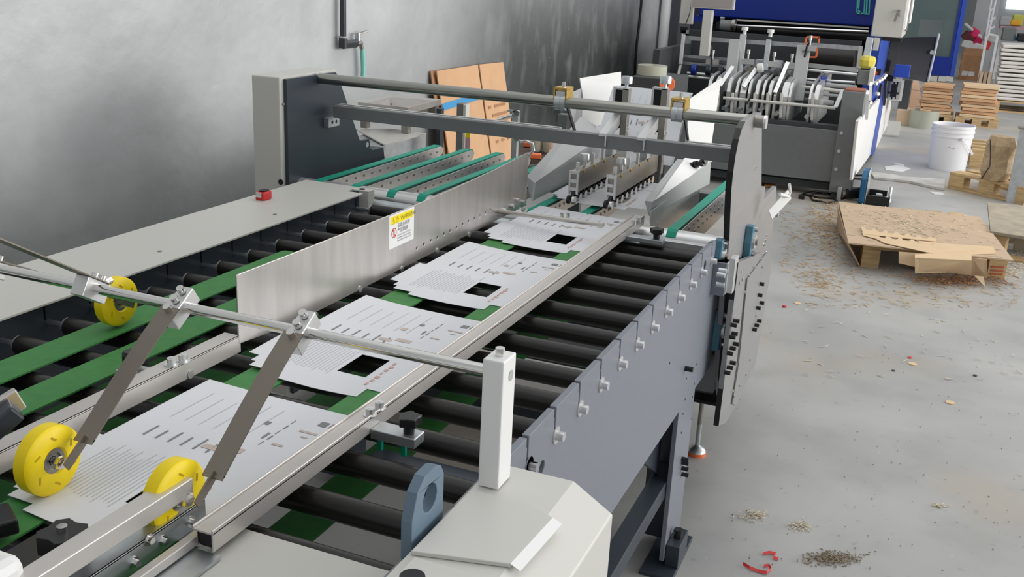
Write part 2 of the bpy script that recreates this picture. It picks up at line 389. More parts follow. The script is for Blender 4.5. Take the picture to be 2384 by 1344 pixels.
# sticker
st = G().prism([(1.884, .893), (1.999, .893), (1.999, .969), (1.884, .969)], 'x', -1.0574, -1.0568).link('warning_sticker', 'white', RL)
D('sticker_yellow', (.9, .72, .0), .5)
G().prism([(1.890, .947), (1.992, .947), (1.992, .965), (1.890, .965)], 'x', -1.0568, -1.0565).link('warning_band', 'sticker_yellow', st)
D('sticker_ink', (.25, .2, .0), .6)
def text(body, size, origin, ex, ey, m, parent, name='lettering', sx=1, extr=0):
    cu = bpy.data.curves.new('t', 'FONT'); cu.body = body; cu.size = size; cu.extrude = extr; cu.resolution_u = 2; t = bpy.data.objects.new('t', cu)
    me = bpy.data.meshes.new_from_object(t); me.name = name; bpy.data.objects.remove(t)
    ex, ey = Vector(ex), Vector(ey); ez = ex.cross(ey)
    mm = Matrix(((ex.x*sx, ey.x, ez.x, origin[0]), (ex.y*sx, ey.y, ez.y, origin[1]), (ex.z*sx, ey.z, ez.z, origin[2]), (0, 0, 0, 1)))
    me.transform(mm); o = bpy.data.objects.new(name, me); COL.objects.link(o); me.materials.clear(); me.materials.append(M[m]); adopt(o, parent); return o
text('\u26a0\u270b WARNING', .0145, (-1.0563, 1.893, .9505), (0, 1, 0), (0, 0, 1), 'sticker_ink', st, sx=1.02)
text('\u8bbe\u5907\u8fd0\u8f6c\u4e2d', .0115, (-1.0563, 1.921, .936), (0, 1, 0), (0, 0, 1), 'ink', st)
text('\u4e25\u7981\u89e6\u6478', .0115, (-1.0563, 1.921, .924), (0, 1, 0), (0, 0, 1), 'ink', st, sx=1.1)
for k, l in enumerate(('DO NOT TOUCH WHEN', 'EQUIPMENT IS RUNNING', 'DANGER MOVING PARTS')):
    text(l, .0052, (-1.0563, 1.921, .916-.0062*k), (0, 1, 0), (0, 0, 1), 'ink', st, sx=1.05)
rg = G().prism(ring(1.9055, .927, .0115, 20), 'x', -1.0566, -1.0563, [ring(1.9055, .927, .0098, 20)]); rg.prism([(1.898, .934), (1.9, .936), (1.913, .920), (1.911, .918)], 'x', -1.0566, -1.0563)
rg.link('prohibition_ring', 'red', st); G().prism([(1.903, .917), (1.908, .919), (1.909, .933), (1.905, .938), (1.902, .93)], 'x', -1.0565, -1.0562).link('hand_symbol', 'ink_red', st)

RR = thing('side_guide', 'long narrow stainless guide rail along the right edges of the cards', 'guide', (-.72, 1.7, .83))
g = G(); g.box((-.722, .825, .855), (-.692, 2.67, .858)); g.box((-.722, .825, .858), (-.7195, 2.67, .8615)); g.box((-.6945, .825, .833), (-.692, 2.67, .8615))
g.link('rail', 'rail_steel', RR, bevel=.0008)
G().box((-.717, .83, .834), (-.6975, .87, .8545)).link('end_block', 'black', RR, bevel=.002)
G().box((-.7195, .83, .834), (-.718, 2.62, .855)).link('inner_lip', 'steel_dark', RR)
for (px, py) in ((862, 960), (883, 945)):
    p = at(px, py+8, z=.8575); G().cyl(p, p+Vector((0, 0, .012)), .0068, 12).cyl(p, p+Vector((0, 0, .002)), .0105, 12).cyl(p+Vector((0, 0, .0121)), p+Vector((0, 0, .0124)), .003, 6).link('bolt', 'alu', RR, smooth=True)
for (px, py) in ((1476, 518), (1487, 512)):
    p = at(px, py+4, z=.8575); G().cyl(p, p+Vector((0, 0, .012)), .0075, 12).link('bolt', 'alu', RR, smooth=True)
def knob_clamp(x0, x1, y, z0, z1, parent, kx, label=None):
    G().box((x0, y-.016, z0), (x1, y+.016, z1)).link('clamp_bar', 'zinc', parent, bevel=.0015)
    k = G(); pts = []
    for i in range(10): a = 2*PI*i/10; r = .020 if i % 2 else .0145; pts.append((kx+r*math.cos(a), y+r*math.sin(a)))
    k.prism(pts, 'z', z1+.014, z1+.028); k.cyl((kx, y, z1), (kx, y, z1+.015), .0085, 12)
    k.link('clamp_knob', 'black', parent, bevel=.002)
p = at(1005, 1045, z=.835)
kc = at(952, 1008, z=.84)
knob_clamp(-.692, kc.x+.018, kc.y, .824, .84, RR, kc.x)
G().box((-.70, 1.19, .775), (-.48, 1.222, .79)).link('cross_rail', 'slate_dark', RR, bevel=.001)
for x in (-.69, -.65): G().box((x, 1.20, .798), (x+.007, 1.206, .82)).link('bubble_strip', 'teal', RR)
kc = at(1528, 556, z=.84)
knob_clamp(-.692, kc.x+.02, kc.y, .828, .84, RR, kc.x)

# deflector rod over the first card
RD = thing('deflector_rod', 'thin steel rod reaching over the furthest card with two small bolts', 'rod', (-1.05, 2.5, .87))
G().cyl(at(1152, 491, y=2.50), at(1405, 524, y=2.44), .0062, 12).link('rod', 'steel', RD, smooth=True)
for px in (1308, 1322): p = at(px, 507, y=2.47); G().cyl(p, p+Vector((0, 0, .014)), .005, 8).link('bolt', 'chrome', RD)

# ------------------------------------------------------------------ press wheel rod (foreground)
PW = thing('press_wheel_rod', 'steel rod on a white square post carrying clamps, steel strips and yellow press wheels', 'press wheels', (-.44, 1.06, .873))
RYr, RZr = 1.07, 1.021
G().cyl((-1.52, RYr, RZr+.004), (-.452, RYr, RZr), .0078, 16).link('rod', 'chrome', PW, smooth=True)
po = G().box((-.456, 1.046, .8735), (-.428, 1.086, 1.046)).link('post', 'white', PW, bevel=.002)
G().cyl((-.442, 1.066, 1.046), (-.442, 1.066, 1.056), .006, 10).link('screw', 'chrome', po)
G().cyl((-.428, 1.07, RZr), (-.4272, 1.07, RZr), .007, 14).link('bore', 'grey_light', po)
G().box((-1.53, 1.046, .853), (-1.495, 1.086, 1.05)).link('post', 'white', PW, bevel=.002, label='white square post on the drive cover')
def wheel(cx, cy, r=.046, t=.026):
    w = G().lathe([(.017, -t/2), (.040, -t/2), (r, -t/2+.004), (r+.0005, 0), (r, t/2-.004), (.041, t/2), (.019, t/2), (.016, t/2-.003), (.017, -t/2)], (cx, cy, BT+r+.004), (1, 0, 0), 40).link('press_wheel', 'yellow', PW, smooth=True)
    G().lathe([(.0165, -t/2+.002), (.0165, t/2-.002), (.0115, t/2-.002), (.0115, t/2-.005), (.006, t/2-.005), (.006, -t/2+.002), (.0165, -t/2+.002)], (cx, cy, BT+r+.004), (1, 0, 0), 24).link('bearing', 'steel_dark', w, smooth=True)
    G().cyl((cx-t/2, cy, BT+r+.004), (cx+t/2+.012, cy, BT+r+.004), .0055, 10).cyl((cx+t/2+.004, cy, BT+r+.004), (cx+t/2+.011, cy, BT+r+.004), .0085, 6).link('axle', 'chrome', w)
    g = G()
    for k in range(12):
        a = 2*PI*k/12
        if k % 2: g.obox((cx+t/2, cy+.031*math.cos(a), BT+r+.004+.031*math.sin(a)), (.0003, 0, 0), (0, .005*math.cos(a+.9), .005*math.sin(a+.9)), (0, -.0014*math.sin(a+.9), .0014*math.cos(a+.9)))
    g.link('moulded_marks', mat('yellow_dark', (.5, .33, 0), .5), w, kind='stuff')
    return w
def clamp_strip(x, wy, wz, back, w=.03):
    """clamp block on the rod with its spring strip from the wheel hub through the clamp"""
    hub = Vector((x, wy, wz)); rod = Vector((x, RYr, RZr)); d = (hub-rod).normalized(); n = Vector((0, -d.z, d.y))
    if n.z < 0: n = -n
    top = rod+n*.0145
    b = G().obox(rod, (w/2*.75, 0, 0), d*.028, n*.013).link('clamp_block', 'alu', PW, bevel=.001)
    a = top - d*back; e = hub + n*.0
    L = (hub-rod).length; m1 = top+(e-top)*.86; sp = G().strip([a, top+d*.02, top+d*.06, (top+m1)/2+n*.002+d*.02, m1], (w, 0, 0), .0018).link('spring_strip', 'strip_steel', PW)
    G().obox((m1+e)/2, (.0012, 0, 0), (e-m1)/2+d*.004, n*.0065).obox(m1, (w/2, 0, 0), d*.004, n*.001).link('strip_end', 'strip_steel', sp)
    for k in (-.017, 0, .017): 
        p = top+d*k; G().cyl(p, p+n*.009, .0055, 10).link('clamp_screw', 'chrome', b, smooth=True)
WZ = BT+.05
wheel(-.968, .85); clamp_strip(-.935, .85, WZ, -.012)
wheel(-.768, .85); clamp_strip(-.732, .85, WZ, -.012)
wheel(-1.34, 1.365); clamp_strip(-1.302, 1.365, WZ, .02, .022)
# clamp with its strip folded up towards the operator
x = -1.098; d = Vector((0, -.27, .165)).normalized(); n = Vector((0, .165, .27)).normalized()
b = G().obox((x, RYr, RZr), (.012, 0, 0), d*.024, n*.015).link('clamp_block', 'alu', PW, bevel=.001)
c0 = Vector((x, RYr, RZr))+n*.016
G().strip([c0-d*.02, c0+d*.32], (.03, 0, 0), .0018).link('spring_strip', 'strip_steel', PW)
for k in (-.016, .0): G().cyl(c0+d*k, c0+d*k+n*.009, .0055, 10).link('clamp_screw', 'chrome', b, smooth=True)
q = c0-d*.022; G().cyl(q, q+n*.008-d*.01, .0055, 10).link('clamp_screw', 'chrome', b, smooth=True)

# white motor housing
HB = thing('motor_housing', 'off-white sheet metal housing in the foreground with a chamfered shoulder', 'machine cover', (-.38, .9, .4))
prof = [(-.462, .30), (-.462, .872), (-.352, .872), (-.297, .838), (-.297, .30)]
G().prism(prof, 'y', .35, 1.118).link('housing', 'cream2', HB, bevel=.0025)
lid = [at(*p, z=.878) for p in ((957, 1283), (1097, 1140), (1140, 1150), (1235, 1172), (1287, 1205), (1188, 1313))]
G().prism([(p.x, p.y) for p in lid], 'z', .8725, .878).link('lid', 'cream2', HB, bevel=.001)
a, b_ = at(1287, 1205, z=.878), at(1188, 1313, z=.878); w = Vector((.012, 0, -.006))
G().quad(a, b_, b_+w, a+w).quad(a-Vector((0,0,.001)), a+w-Vector((0,0,.001)), b_+w-Vector((0,0,.001)), b_-Vector((0,0,.001))).link('lid_lip', 'white', HB)
G().box((-.45, .80, .8722), (-.36, .865, .8755)).link('step_plate', 'cream2', HB, bevel=.001)
q = at(965, 1342, z=.873); G().cyl((q.x, q.y-.005, .8725), (q.x, q.y-.005, .876), .014, 16).link('grommet', 'black', HB)
# lifting eye beside the housing
EB = thing('lifting_eye', 'blue-grey rounded steel lug with a round hole standing beside the white housing', 'bracket', (-.47, .93, .8))
e0 = at(960, 1268, x=-.465); e1 = at(1033, 1198, x=-.465); zt = at(1010, 1092, x=-.465).z
pts = [(e0.y, .78), (e1.y, .78), (e1.y, zt-.02), (e1.y-.008, zt-.006), (e1.y-.022, zt), (e0.y+.03, zt-.001), (e0.y+.012, zt-.014), (e0.y, zt-.045)]
hc = at(1003, 1160, x=-.465)
G().prism(pts, 'x', -.480, -.466, [ring(hc.y, hc.z, .0175, 24)]).link('lug', 'slate_blue', EB, bevel=.002)

# near guide bars at the lower left of the frame
NG = thing('delivery_guide', 'stainless guide bar with a bolted galvanised bracket at the lower left', 'guide', (-.8, .6, .83))
a0 = at(440, 1110, z=.90); 
yb = a0.y; xb = a0.x
G().box((xb-.02, yb-.55, .878), (xb+.006, yb, .90)).link('guide_bar', 'rail_steel', NG, bevel=.001)
z0 = .86; b0 = at(478, 1162, z=z0)
G().box((b0.x-.022, b0.y-.4, z0-.003), (b0.x, b0.y, z0)).box((b0.x-.003, b0.y-.4, z0-.03), (b0.x, b0.y, z0)).link('angle_bracket', 'zinc', NG, bevel=.0008)
for (px, py) in ((345, 1257), (379, 1260), (444, 1215), (312, 1310)):
    p = at(px, py, x=b0.x); G().cyl(p, p+Vector((.007, 0, 0)), .0045, 10).cyl(p, p+Vector((.0015, 0, 0)), .0075, 12).link('bolt', 'chrome', NG, smooth=True)
c0 = at(472, 1240, z=.845)
G().box((c0.x-.012, c0.y-.4, .833), (c0.x, c0.y, .845)).link('lower_bar', 'rail_steel', NG, bevel=.001)
c1 = at(514, 1292, z=.832); G().box((c1.x-.05, c1.y-.4, .826), (c1.x, c1.y, .8305)).link('base_strip', 'zinc', NG)
k0 = at(145, 1236, z=.89)
kk = G(); kk.cyl((k0.x, k0.y, .85), (k0.x, k0.y, .868), .010, 12); pts = []
for i in range(12): a = 2*PI*i/12; r = .027 if i % 3 else .020; pts.append((k0.x+r*math.cos(a), k0.y+r*math.sin(a)))
kk.prism(pts, 'z', .868, .89); ko = kk.link('star_knob', 'black', NG, bevel=.003)
G().cyl((k0.x, k0.y, .89), (k0.x, k0.y, .896), .006, 10).link('knob_stud', 'chrome', ko, smooth=True)
G().box((k0.x-.07, k0.y-.10, .845), (k0.x+.02, k0.y+.03, .853)).link('knob_plate', 'black', NG)
e = at(0, 1120, y=.86)
G().arm((-1.10, .75, .83), (-1.025, .86, .93), .03, .025).link('pivot_arm', 'slate_dark', NG, bevel=.003)
G().arm((-1.075, .80, .90), (-1.04, .88, .935), .012, .03).link('pivot_lever', 'steel', NG, bevel=.002)
G().arm((-1.05, .55, .845), (-.93, .76, .85), .05, .02).link('pivot_base', 'black', NG, bevel=.003)
h0 = at(62, 1290, z=.92)
G().box((h0.x-.3, h0.y-.4, .80), (h0.x+.0, h0.y, .92)).link('side_cover', 'white', NG, bevel=.012, label='white rounded side cover corner')
# light tray sheet at the bottom edge
t0 = at(568, 1255, z=.80); t1 = at(819, 1331, z=.80)
tr = thing('delivery_tray', 'pale grey metal sheet at the bottom edge beneath the rail', 'tray', (-.6, .6, .8))
G().box((-.71, .2, .822), (-.485, t0.y-.012, .8245)).link('sheet', 'cream', tr, bevel=.001)

# ------------------------------------------------------------------ printed cards
def card_mesh():
    def xl(v): return .004 if v < .196 else .02
    us = [0, .026, .031, .036, .074, .079, .12, .174, .20, .230, .256, .29, .325]
    vs = [0, .016, .034, .058, .072, .11, .157, .188, .196, .24, .28, .33, .38, .43]
    cells = []
    def ok(u, v):
        if v < .196 and u < .004: return False
        if v > .196 and u < .02: return False
        if v < .016 and u < .079: return False
        if v < .034 and u < .036: return False
        if v < .058 and u < .026: return False
        if v < .034 and u > .256: return False
        if .174 < u < .230 and .072 < v < .157: return False
        return True
    us = sorted(set(us+[.004, .02])); 
    return us, vs, ok
def bend(u, v, curl): 
    return .002 + curl*(max(0, .16-u)/.16)**2*(.4+1.4*v) + .004*math.sin(v*7)*.5 + .002*math.cos(u*9)
def card(x0, y0, zb, curl, label, ang=0, art=True):
    us, vs, ok = card_mesh(); g = G(); idx = {}
    def V(i, j):
        if (i, j) not in idx:
            idx[(i, j)] = len(g.v); u, v = us[i], vs[j]
            if j == 0 and u > .24: pass
            dx = u; dy = v + (.006*math.sin((u-.08)/.18*PI) if v == 0 and .08 < u < .256 else 0)*-1
            g.v.append(Vector((x0+dx, y0+dy, zb+bend(u, v, curl))))
        return idx[(i, j)]
    for i in range(len(us)-1):
        for j in range(len(vs)-1):
            if ok((us[i]+us[i+1])/2, (vs[j]+vs[j+1])/2): g.f.append((V(i, j), V(i+1, j), V(i+1, j+1), V(i, j+1)))
    o = g.link('printed_card', 'card', None, label=label, cat='card', group='printed cardboard blanks running down the conveyor')
    md = o.modifiers.new('thick', 'SOLIDIFY'); md.thickness = .0008; md.offset = -1
    if not art: return o
    def patch(g, u0, u1, v0, v1):
        n = 3; 
        for k in range(n):
            a, b = v0+(v1-v0)*k/n, v0+(v1-v0)*(k+1)/n
            g.quad(*[(x0+u, y0+v, zb+bend(u, v, curl)+.0006) for u, v in ((u0, a), (u1, a), (u1, b), (u0, b))])
    rs = random.Random(3)
    g = G()
    for k in range(18): 
        u = .055+.0068*k
        if not .165 < u < .235: patch(g, u, u+.0011, .045+rs.random()*.02, .19-rs.random()*.03)
        else: patch(g, u, u+.0014, .165, .195)
    for k in range(6): patch(g, .06+.026*k, .0612+.026*k, .29, .40-.02*rs.random())
    g.link('text_lines', 'ink_light', o, kind='stuff')
    g = G()
    for k in range(6): patch(g, .065+.022*k, .0685+.022*k, .225, .258-.006*(k % 2))
    for (u, v, w, h) in ((.262, .375, .014, .016), (.281, .375, .009, .016), (.19, .34, .009, .011), (.215, .30, .004, .02)): patch(g, u, u+w, v, v+h)
    for k in range(5): patch(g, .225, .2265+.001*(k % 2), .28+.02*k, .294+.02*k)
    g.link('black_print', 'ink', o, kind='stuff')
    g = G()
    for (u, v, w, h) in ((.19, .245, .03, .014), (.16, .235, .025, .012), (.25, .345, .03, .006), (.24, .29, .018, .006), (.262, .33, .012, .004), (.17, .30, .012, .014)): patch(g, u, u+w, v, v+h)
    g.link('tan_print', 'ink_tan', o, kind='stuff')
    g = G()
    for k in range(7): patch(g, .243+.001*(k % 2), .2475+.002*(k % 3), .045+.016*k, .055+.016*k)
    g.link('red_print', 'ink_red', o, kind='stuff')
    return o
CX = -1.042
card(CX, 2.295, BT+.001, .004, 'printed white card furthest along the rollers, beneath the thin rod')
card(CX, 1.798, BT+.001, .010, 'second printed white card from the far end of the rollers')
card(CX, 1.298, BT+.001, .010, 'printed white card directly behind the steel rod with press wheels')
card(CX, .80, BT+.001, .004, 'nearest printed white card, beneath the two yellow press wheels')
card(CX, 2.80, .838, .002, 'printed white card just emerging beneath the roller rails')
# red tape core on the cover
q = at(614, 464, z=.853)
tp = thing('utility_cutter', 'small red plastic gadget with a black insert lying on the pale cover', 'tool', tuple(q))
G().prism([(q.x-.014, q.y-.02), (q.x+.014, q.y-.02), (q.x+.017, q.y), (q.x+.014, q.y+.02), (q.x-.014, q.y+.02), (q.x-.017, q.y)], 'z', .853, .876).link('body', 'red', tp, bevel=.004)
G().box((q.x-.008, q.y-.012, .876), (q.x+.010, q.y+.012, .880)).link('insert', 'black', tp, bevel=.001)
G().box((q.x-.010, q.y-.022, .862), (q.x+.008, q.y-.0195, .876)).link('insert', 'alu', tp)
# ------------------------------------------------------------------ folding machine behind the conveyor
def sheet(g, pts, t=.003):
    pts = [Vector(p) for p in pts]; n = (pts[1]-pts[0]).cross(pts[2]-pts[0]).normalized()*t; b = len(g.v); k = len(pts)
    g.v += pts + [p-n for p in pts]; g.f += [tuple(b+i for i in range(k)), tuple(b+k+i for i in reversed(range(k)))]
    g.f += [(b+i, b+(i+1) % k, b+k+(i+1) % k, b+k+i) for i in range(k)]; return g
def yz(pix, x): return [(p.y, p.z) for p in (at(*q, x=x) for q in pix)]
B = thing('folding_machine', 'belt folding machine between two dark side plates joined by a round steel tube', 'machine', (-1.1, 3.2, 0))
XL, XU, XP = -1.83, -.443, -.412
pl = yz([(838, 327), (848, 327), (860, 322), (863, 346), (868, 349), (893, 343), (896, 372)], XL)
G().prism([(2.62, .1), (2.62, 1.142), (2.90, 1.143), (2.935, 1.09)] + pl + [(3.55, .78), (3.55, .1)], 'x', XL-.012, XL).link('side_plate', 'slate_dark', B, bevel=.0015)
cb = G().prism([(2.60, .1), (2.60, 1.148), (2.915, 1.150), (2.95, 1.092), (3.068, .90), (3.085, .86), (3.09, .1)], 'x', -1.945, XL-.013).link('cabinet', 'cream', B, bevel=.004)
q = at(654, 424, y=2.60); G().cyl((q.x, 2.60, q.z), (q.x, 2.598, q.z), .009, 14).link('plug', 'black', cb)
q = at(661, 243, y=2.60); G().cyl((q.x, 2.60, q.z), (q.x, 2.594, q.z), .004, 8).link('screw', 'steel_dark', cb)
q = at(855, 337, x=XL); G().cyl((XL, q.y, q.z), (XL+.001, q.y, q.z), .009, 14).link('hole', 'pvc', B)
up = yz([(1698, 560), (1700, 500), (1703, 440), (1707, 400), (1713, 360), (1720, 325), (1727, 300), (1737, 282), (1752, 270), (1772, 262), (1774, 300), (1773, 438), (1782, 434), (1779, 465), (1808, 434), (1804, 500), (1799, 520), (1795, 600), (1780, 700), (1757, 850), (1712, 945), (1690, 975), (1672, 880)], XU)
G().prism(up, 'x', XU-.015, XU).link('side_plate', 'alu_plate', B, bevel=.001, label='tall brushed grey side plate with a curved front edge')
edge = [at(*p, x=XU) for p in ((1698, 560), (1700, 500), (1703, 440), (1707, 400), (1713, 360), (1720, 325), (1727, 300), (1735, 284))]
G().strip([Vector((XU-.0075, p.y-.001, p.z)) for p in edge], (.0155, 0, 0), .003).link('edge_band', 'black', B)
lp = yz([(1719, 612), (1775, 588), (1797, 600), (1775, 750), (1757, 850), (1712, 945), (1690, 985), (1673, 992)], XP)
G().prism(lp, 'x', XP-.014, XP).link('lower_plate', 'alu_plate', B, bevel=.001)
e2 = [at(*p, x=XP) for p in ((1719, 612), (1697, 800), (1673, 992))]
G().strip([Vector((XP-.007, p.y-.001, p.z)) for p in e2], (.0145, 0, 0), .003).link('edge_band', 'black', B)
dr = yz([(1738, 650), (1782, 590), (1796, 604), (1774, 750), (1756, 850), (1711, 944), (1703, 940), (1718, 850)], XP)
G().prism(dr, 'x', XP, XP+.003).link('access_panel', 'alu_plate', B, bevel=.0008)
gv = [at(*p, x=XP+.001) for p in ((1782, 588), (1737, 650), (1716, 850), (1702, 942))]
G().strip([p+Vector((.0005, 0, 0)) for p in gv], (0, .005, 0), .001).link('seam', 'black_matt', B)
for px, py in ((1776, 662), (1772, 688), (1776, 706), (1768, 718), (1770, 748), (1764, 758), (1759, 768), (1718, 748), (1712, 758), (1714, 778), (1709, 786), (1717, 802), (1710, 812), (1703, 824), (1710, 846), (1703, 857), (1697, 869)):
    p = at(px, py, x=XP+.012); p.x = XP; G().cyl(p, p+Vector((.016, 0, 0)), .0062, 8).link('hex_bolt', 'black', B)
s_ = G()
for px, py in ((1784, 548), (1781, 560), (1777, 570), (1783, 588), (1776, 592), (1772, 604), (1757, 622), (1775, 622), (1744, 642), (1733, 680), (1746, 838), (1737, 872), (1722, 898), (1706, 910), (1709, 924), (1760, 735)):
    p = at(px, py, x=XP+.004); G().cyl(p, p+Vector((.003, 0, 0)), .0042, 10).link('button_screw', 'chrome', B, smooth=True)
for px, py in ((1755, 395), (1760, 390)): p = at(px, py, x=XU); G().cyl(p, p+Vector((.002, 0, 0)), .003, 8).link('button_screw', 'chrome', B)
# tie tube and square bar
TY, TZ = 2.80, 1.131
G().cyl((XL, TY, TZ), (-.44, TY, TZ), .0165, 28).link('tie_tube', 'tube_steel', B, smooth=True)
G().cyl((XU, TY, TZ), (-.418, TY, TZ), .0175, 24).link('tube_end', 'steel_dark', B, smooth=True); G().cyl((-.418, TY, TZ), (-.411, TY, TZ), .0185, 24).link('end_cap', 'alu', B, smooth=True)
SY = 2.83
sb = G().box((-1.80, SY, 1.004), (-.458, SY+.04, 1.043)).link('square_bar', 'grey_paint', B, bevel=.002)
G().box((-1.79, SY+.006, 1.043), (-1.02, SY+.014, 1.047)).box((-1.79, SY+.022, 1.043), (-1.02, SY+.034, 1.049)).link('linear_rail', 'alu', sb)
G().box((-.64, SY+.006, 1.043), (-.47, SY+.014, 1.047)).box((-.64, SY+.022, 1.043), (-.47, SY+.034, 1.049)).link('linear_rail', 'alu', sb)
q = at(778, 285, x=XL+.003); G().prism([(SY-.01, .972), (SY+.055, .972), (SY+.055, 1.002), (SY-.01, 1.002)], 'x', XL+.001, XL+.02, [ring(SY+.012, .987, .006), ring(SY+.036, .987, .006)]).link('bar_bracket', 'zinc', B)
for cx in (-1.003, -.655):
    c = G().lathe([(.017, -.016), (.0235, -.016), (.0235, -.002), (.0225, -.001), (.0225, .001), (.0235, .002), (.0235, .016), (.017, .016)], (cx, TY, TZ), (1, 0, 0), 24).link('tube_collar', 'zinc', B, smooth=True)
    G().box((cx-.014, TY-.014, TZ+.015), (cx+.014, TY+.018, TZ+.032)).link('collar_block', 'alu', c, bevel=.001)
    br = G(); br.box((cx-.021, TY-.016, TZ+.037), (cx+.021, TY+.04, TZ+.043)); br.box((cx-.021, TY-.016, TZ+.006), (cx-.016, TY+.04, TZ+.037)); br.box((cx+.016, TY-.016, TZ+.006), (cx+.021, TY+.04, TZ+.037))
    br.link('brass_saddle', 'brass', c, bevel=.001)
    G().cyl((cx+.004, TY, TZ+.043), (cx+.004, TY, TZ+.058), .006, 10).link('set_screw', 'chrome', c, smooth=True)
    G().arm((cx+.018, TY+.004, TZ-.01), (cx+.018, TY+.09, TZ-.10), .004, .012).link('hanger_arm', 'black', c)
# drum and belt lanes
G().cyl((XL, 2.69, .797), (-.455, 2.69, .797), .030, 28).link('drive_drum', 'alu', B, smooth=True)
def lane(x, y0=2.69, y1=3.52, h=.045, z=.826, dots=14, w=.028, plate='alu', big=False, lower=False):
    a = [(x, y0-.028*math.sin(t), .797+.0315*math.cos(t)) for t in (2.6, 2.1, 1.57, 1.1, .6, .2)]
    r = .018; b = [(x, y1-.02+r*math.sin(t), z-r+r*math.cos(t)) for t in (0, .5, 1, 1.57, 2.1, 2.7, 3.14)]
    b += [(x, y0+.1, z-2*r)]
    G().strip(a+b, (w, 0, 0), .0035).link('belt', 'teal', B)
    xs = x+w/2+.002
    g = G().prism([(y0+.03, z-.006), (y0+.045, z-h), (y1-.03, z-h), (y1-.004, z-h*.72), (y1+.006, z-h*.4), (y1, z-.01), (y1-.02, z-.002)], 'x', x-w/2+.004, xs)
    o = g.link('lane_plate', plate, B, bevel=.001)
    d = G(); rows = (0,) if not big else (0, 1)
    for rr in rows:
        for k in range(dots):
            yy = y0+.07+(y1-y0-.12)*k/(dots-1)+rr*.02; d.cyl((xs, yy, z-.02-rr*.025), (xs+.002, yy, z-.02-rr*.025), .0045, 8)
    d.link('lane_screws', 'steel_dark', o, kind='stuff')
for x in (-1.755, -1.622, -1.492, -1.388): lane(x)
lane(-1.262, y1=3.42); lane(-1.03, y1=3.3); lane(-.885, y1=3.3)
lane(-.612, y0=2.69, y1=3.56, h=.09, dots=14, big=True)
G().prism([(2.72, .75), (2.72, .862), (3.36, .862), (3.36, .75)], 'x', -.690, -.687, [ring(2.78+.042*k, .845, .004, 8) for k in range(14)]+[ring(2.80+.06*k, .815, .004, 8) for k in range(9)]).link('perforated_plate', 'alu', B)
# roller pressing rails over the cards
for k, cx in enumerate((-.945, -.83)):
    y0, y1 = 2.79, 3.27
    r = G().box((cx-.014, y0+.004, .872), (cx+.012, y1, .935)).link('pressing_rail', 'steel_dark', B, bevel=.001)
    f = G().box((cx-.016, y0-.004, .866), (cx-.010, y0+.004, .937)).box((cx+.008, y0-.004, .866), (cx+.014, y0+.004, .937))
    for z in (.931, .905, .866+.015): f.box((cx-.010, y0-.004, z-.004), (cx+.008, y0+.004, z+.006))
    f.link('end_frame', 'alu', r, bevel=.0005)
    for j in range(10):
        yy = y0-.015+j*.05
        for s in (-1, 1):
            w = G().cyl((cx+s*.008-.004, yy, .852), (cx+s*.008+.004, yy, .852), .0125, 14).link('pressing_roller', 'chrome' if s > 0 else 'black', B, smooth=True)
        G().arm((cx, yy, .854), (cx, yy+.02, .885), .009, .006).link('roller_fork', 'black', B)
    G().cyl((cx-.004, y0+.1, .937), (cx-.004, y0+.1, .956), .006, 10).lathe([(0, .972), (.013, .972), (.014, .968), (.014, .954), (0, .954)], (cx-.004, y0+.1, 0), (0, 0, 1), 16).link('thumb_nut', 'alu', r, smooth=True)
    for yy, hh in ((y0+.02, .958), (y0+.16, .965), (y0+.26, .97)): G().box((cx-.004, yy, .93), (cx+.004, yy+.012, hh)).link('lug', 'alu', r)
    G().box((cx-.012, y0+.33, .93), (cx+.012, y0+.37, .995)).link('rail_hanger', 'zinc', r, bevel=.001)
    for j in range(4): G().cyl((cx+.012, y0+.05+j*.1, .929), (cx+.015, y0+.05+j*.1, .929), .005, 8).link('rail_screw', 'brass', r)
# gate columns with knurled knobs
for cx, px in ((-1.005, 1436), (-.862, 1526)):
    y = 3.28
    t = at(px, 205, y=y).z; cx = at(px+5, 215, y=y).x
    c = G().box((cx+.012, y, .86), (cx+.034, y+.03, t)).link('gate_column', 'steel_dark', B, bevel=.001)
    G().box((cx-.020, y, 1.06), (cx-.012, y+.03, t-.005)).box((cx-.020, y, t-.005), (cx+.03, y+.03, t+.002)).link('gate_frame', 'alu', c, bevel=.001)
    G().box((cx-.012, y+.004, 1.0), (cx+.012, y+.02, t-.005)).link('gate_slot', 'black_matt', c)
    G().cyl((cx+.02, y+.015, t), (cx+.02, y+.015, t+.016), .006, 10).link('gate_stem', 'alu', c)
    G().lathe([(0, .014), (.011, .014), (.019, .016), (.019, .036), (.017, .040), (0, .041)], (cx+.02, y+.015, t), (0, 0, 1), 22).link('knurled_knob', 'zinc', c, smooth=True)
    for j, z in enumerate((1.055, 1.03, 1.0)): G().cyl((cx+.0, y-.004, z), (cx+.0, y+.004, z), .007, 10).link('gate_bolt', 'black', c)
    for j in range(3): G().cyl((cx+.034, y+.006+.008*j, .992+.003*j), (cx+.038, y+.006+.008*j, .992+.003*j), .004, 8).link('gate_screw', 'chrome', c)
    a = at(px-38, 320, y=SY-.01).x
    G().arm((a+.005, SY-.008, 1.045), (cx, y, 1.045), .022, .008).arm((a+.015, SY-.008, 1.03), (cx+.01, y, 1.03), .004, .036).link('angle_arm', 'alu', B)
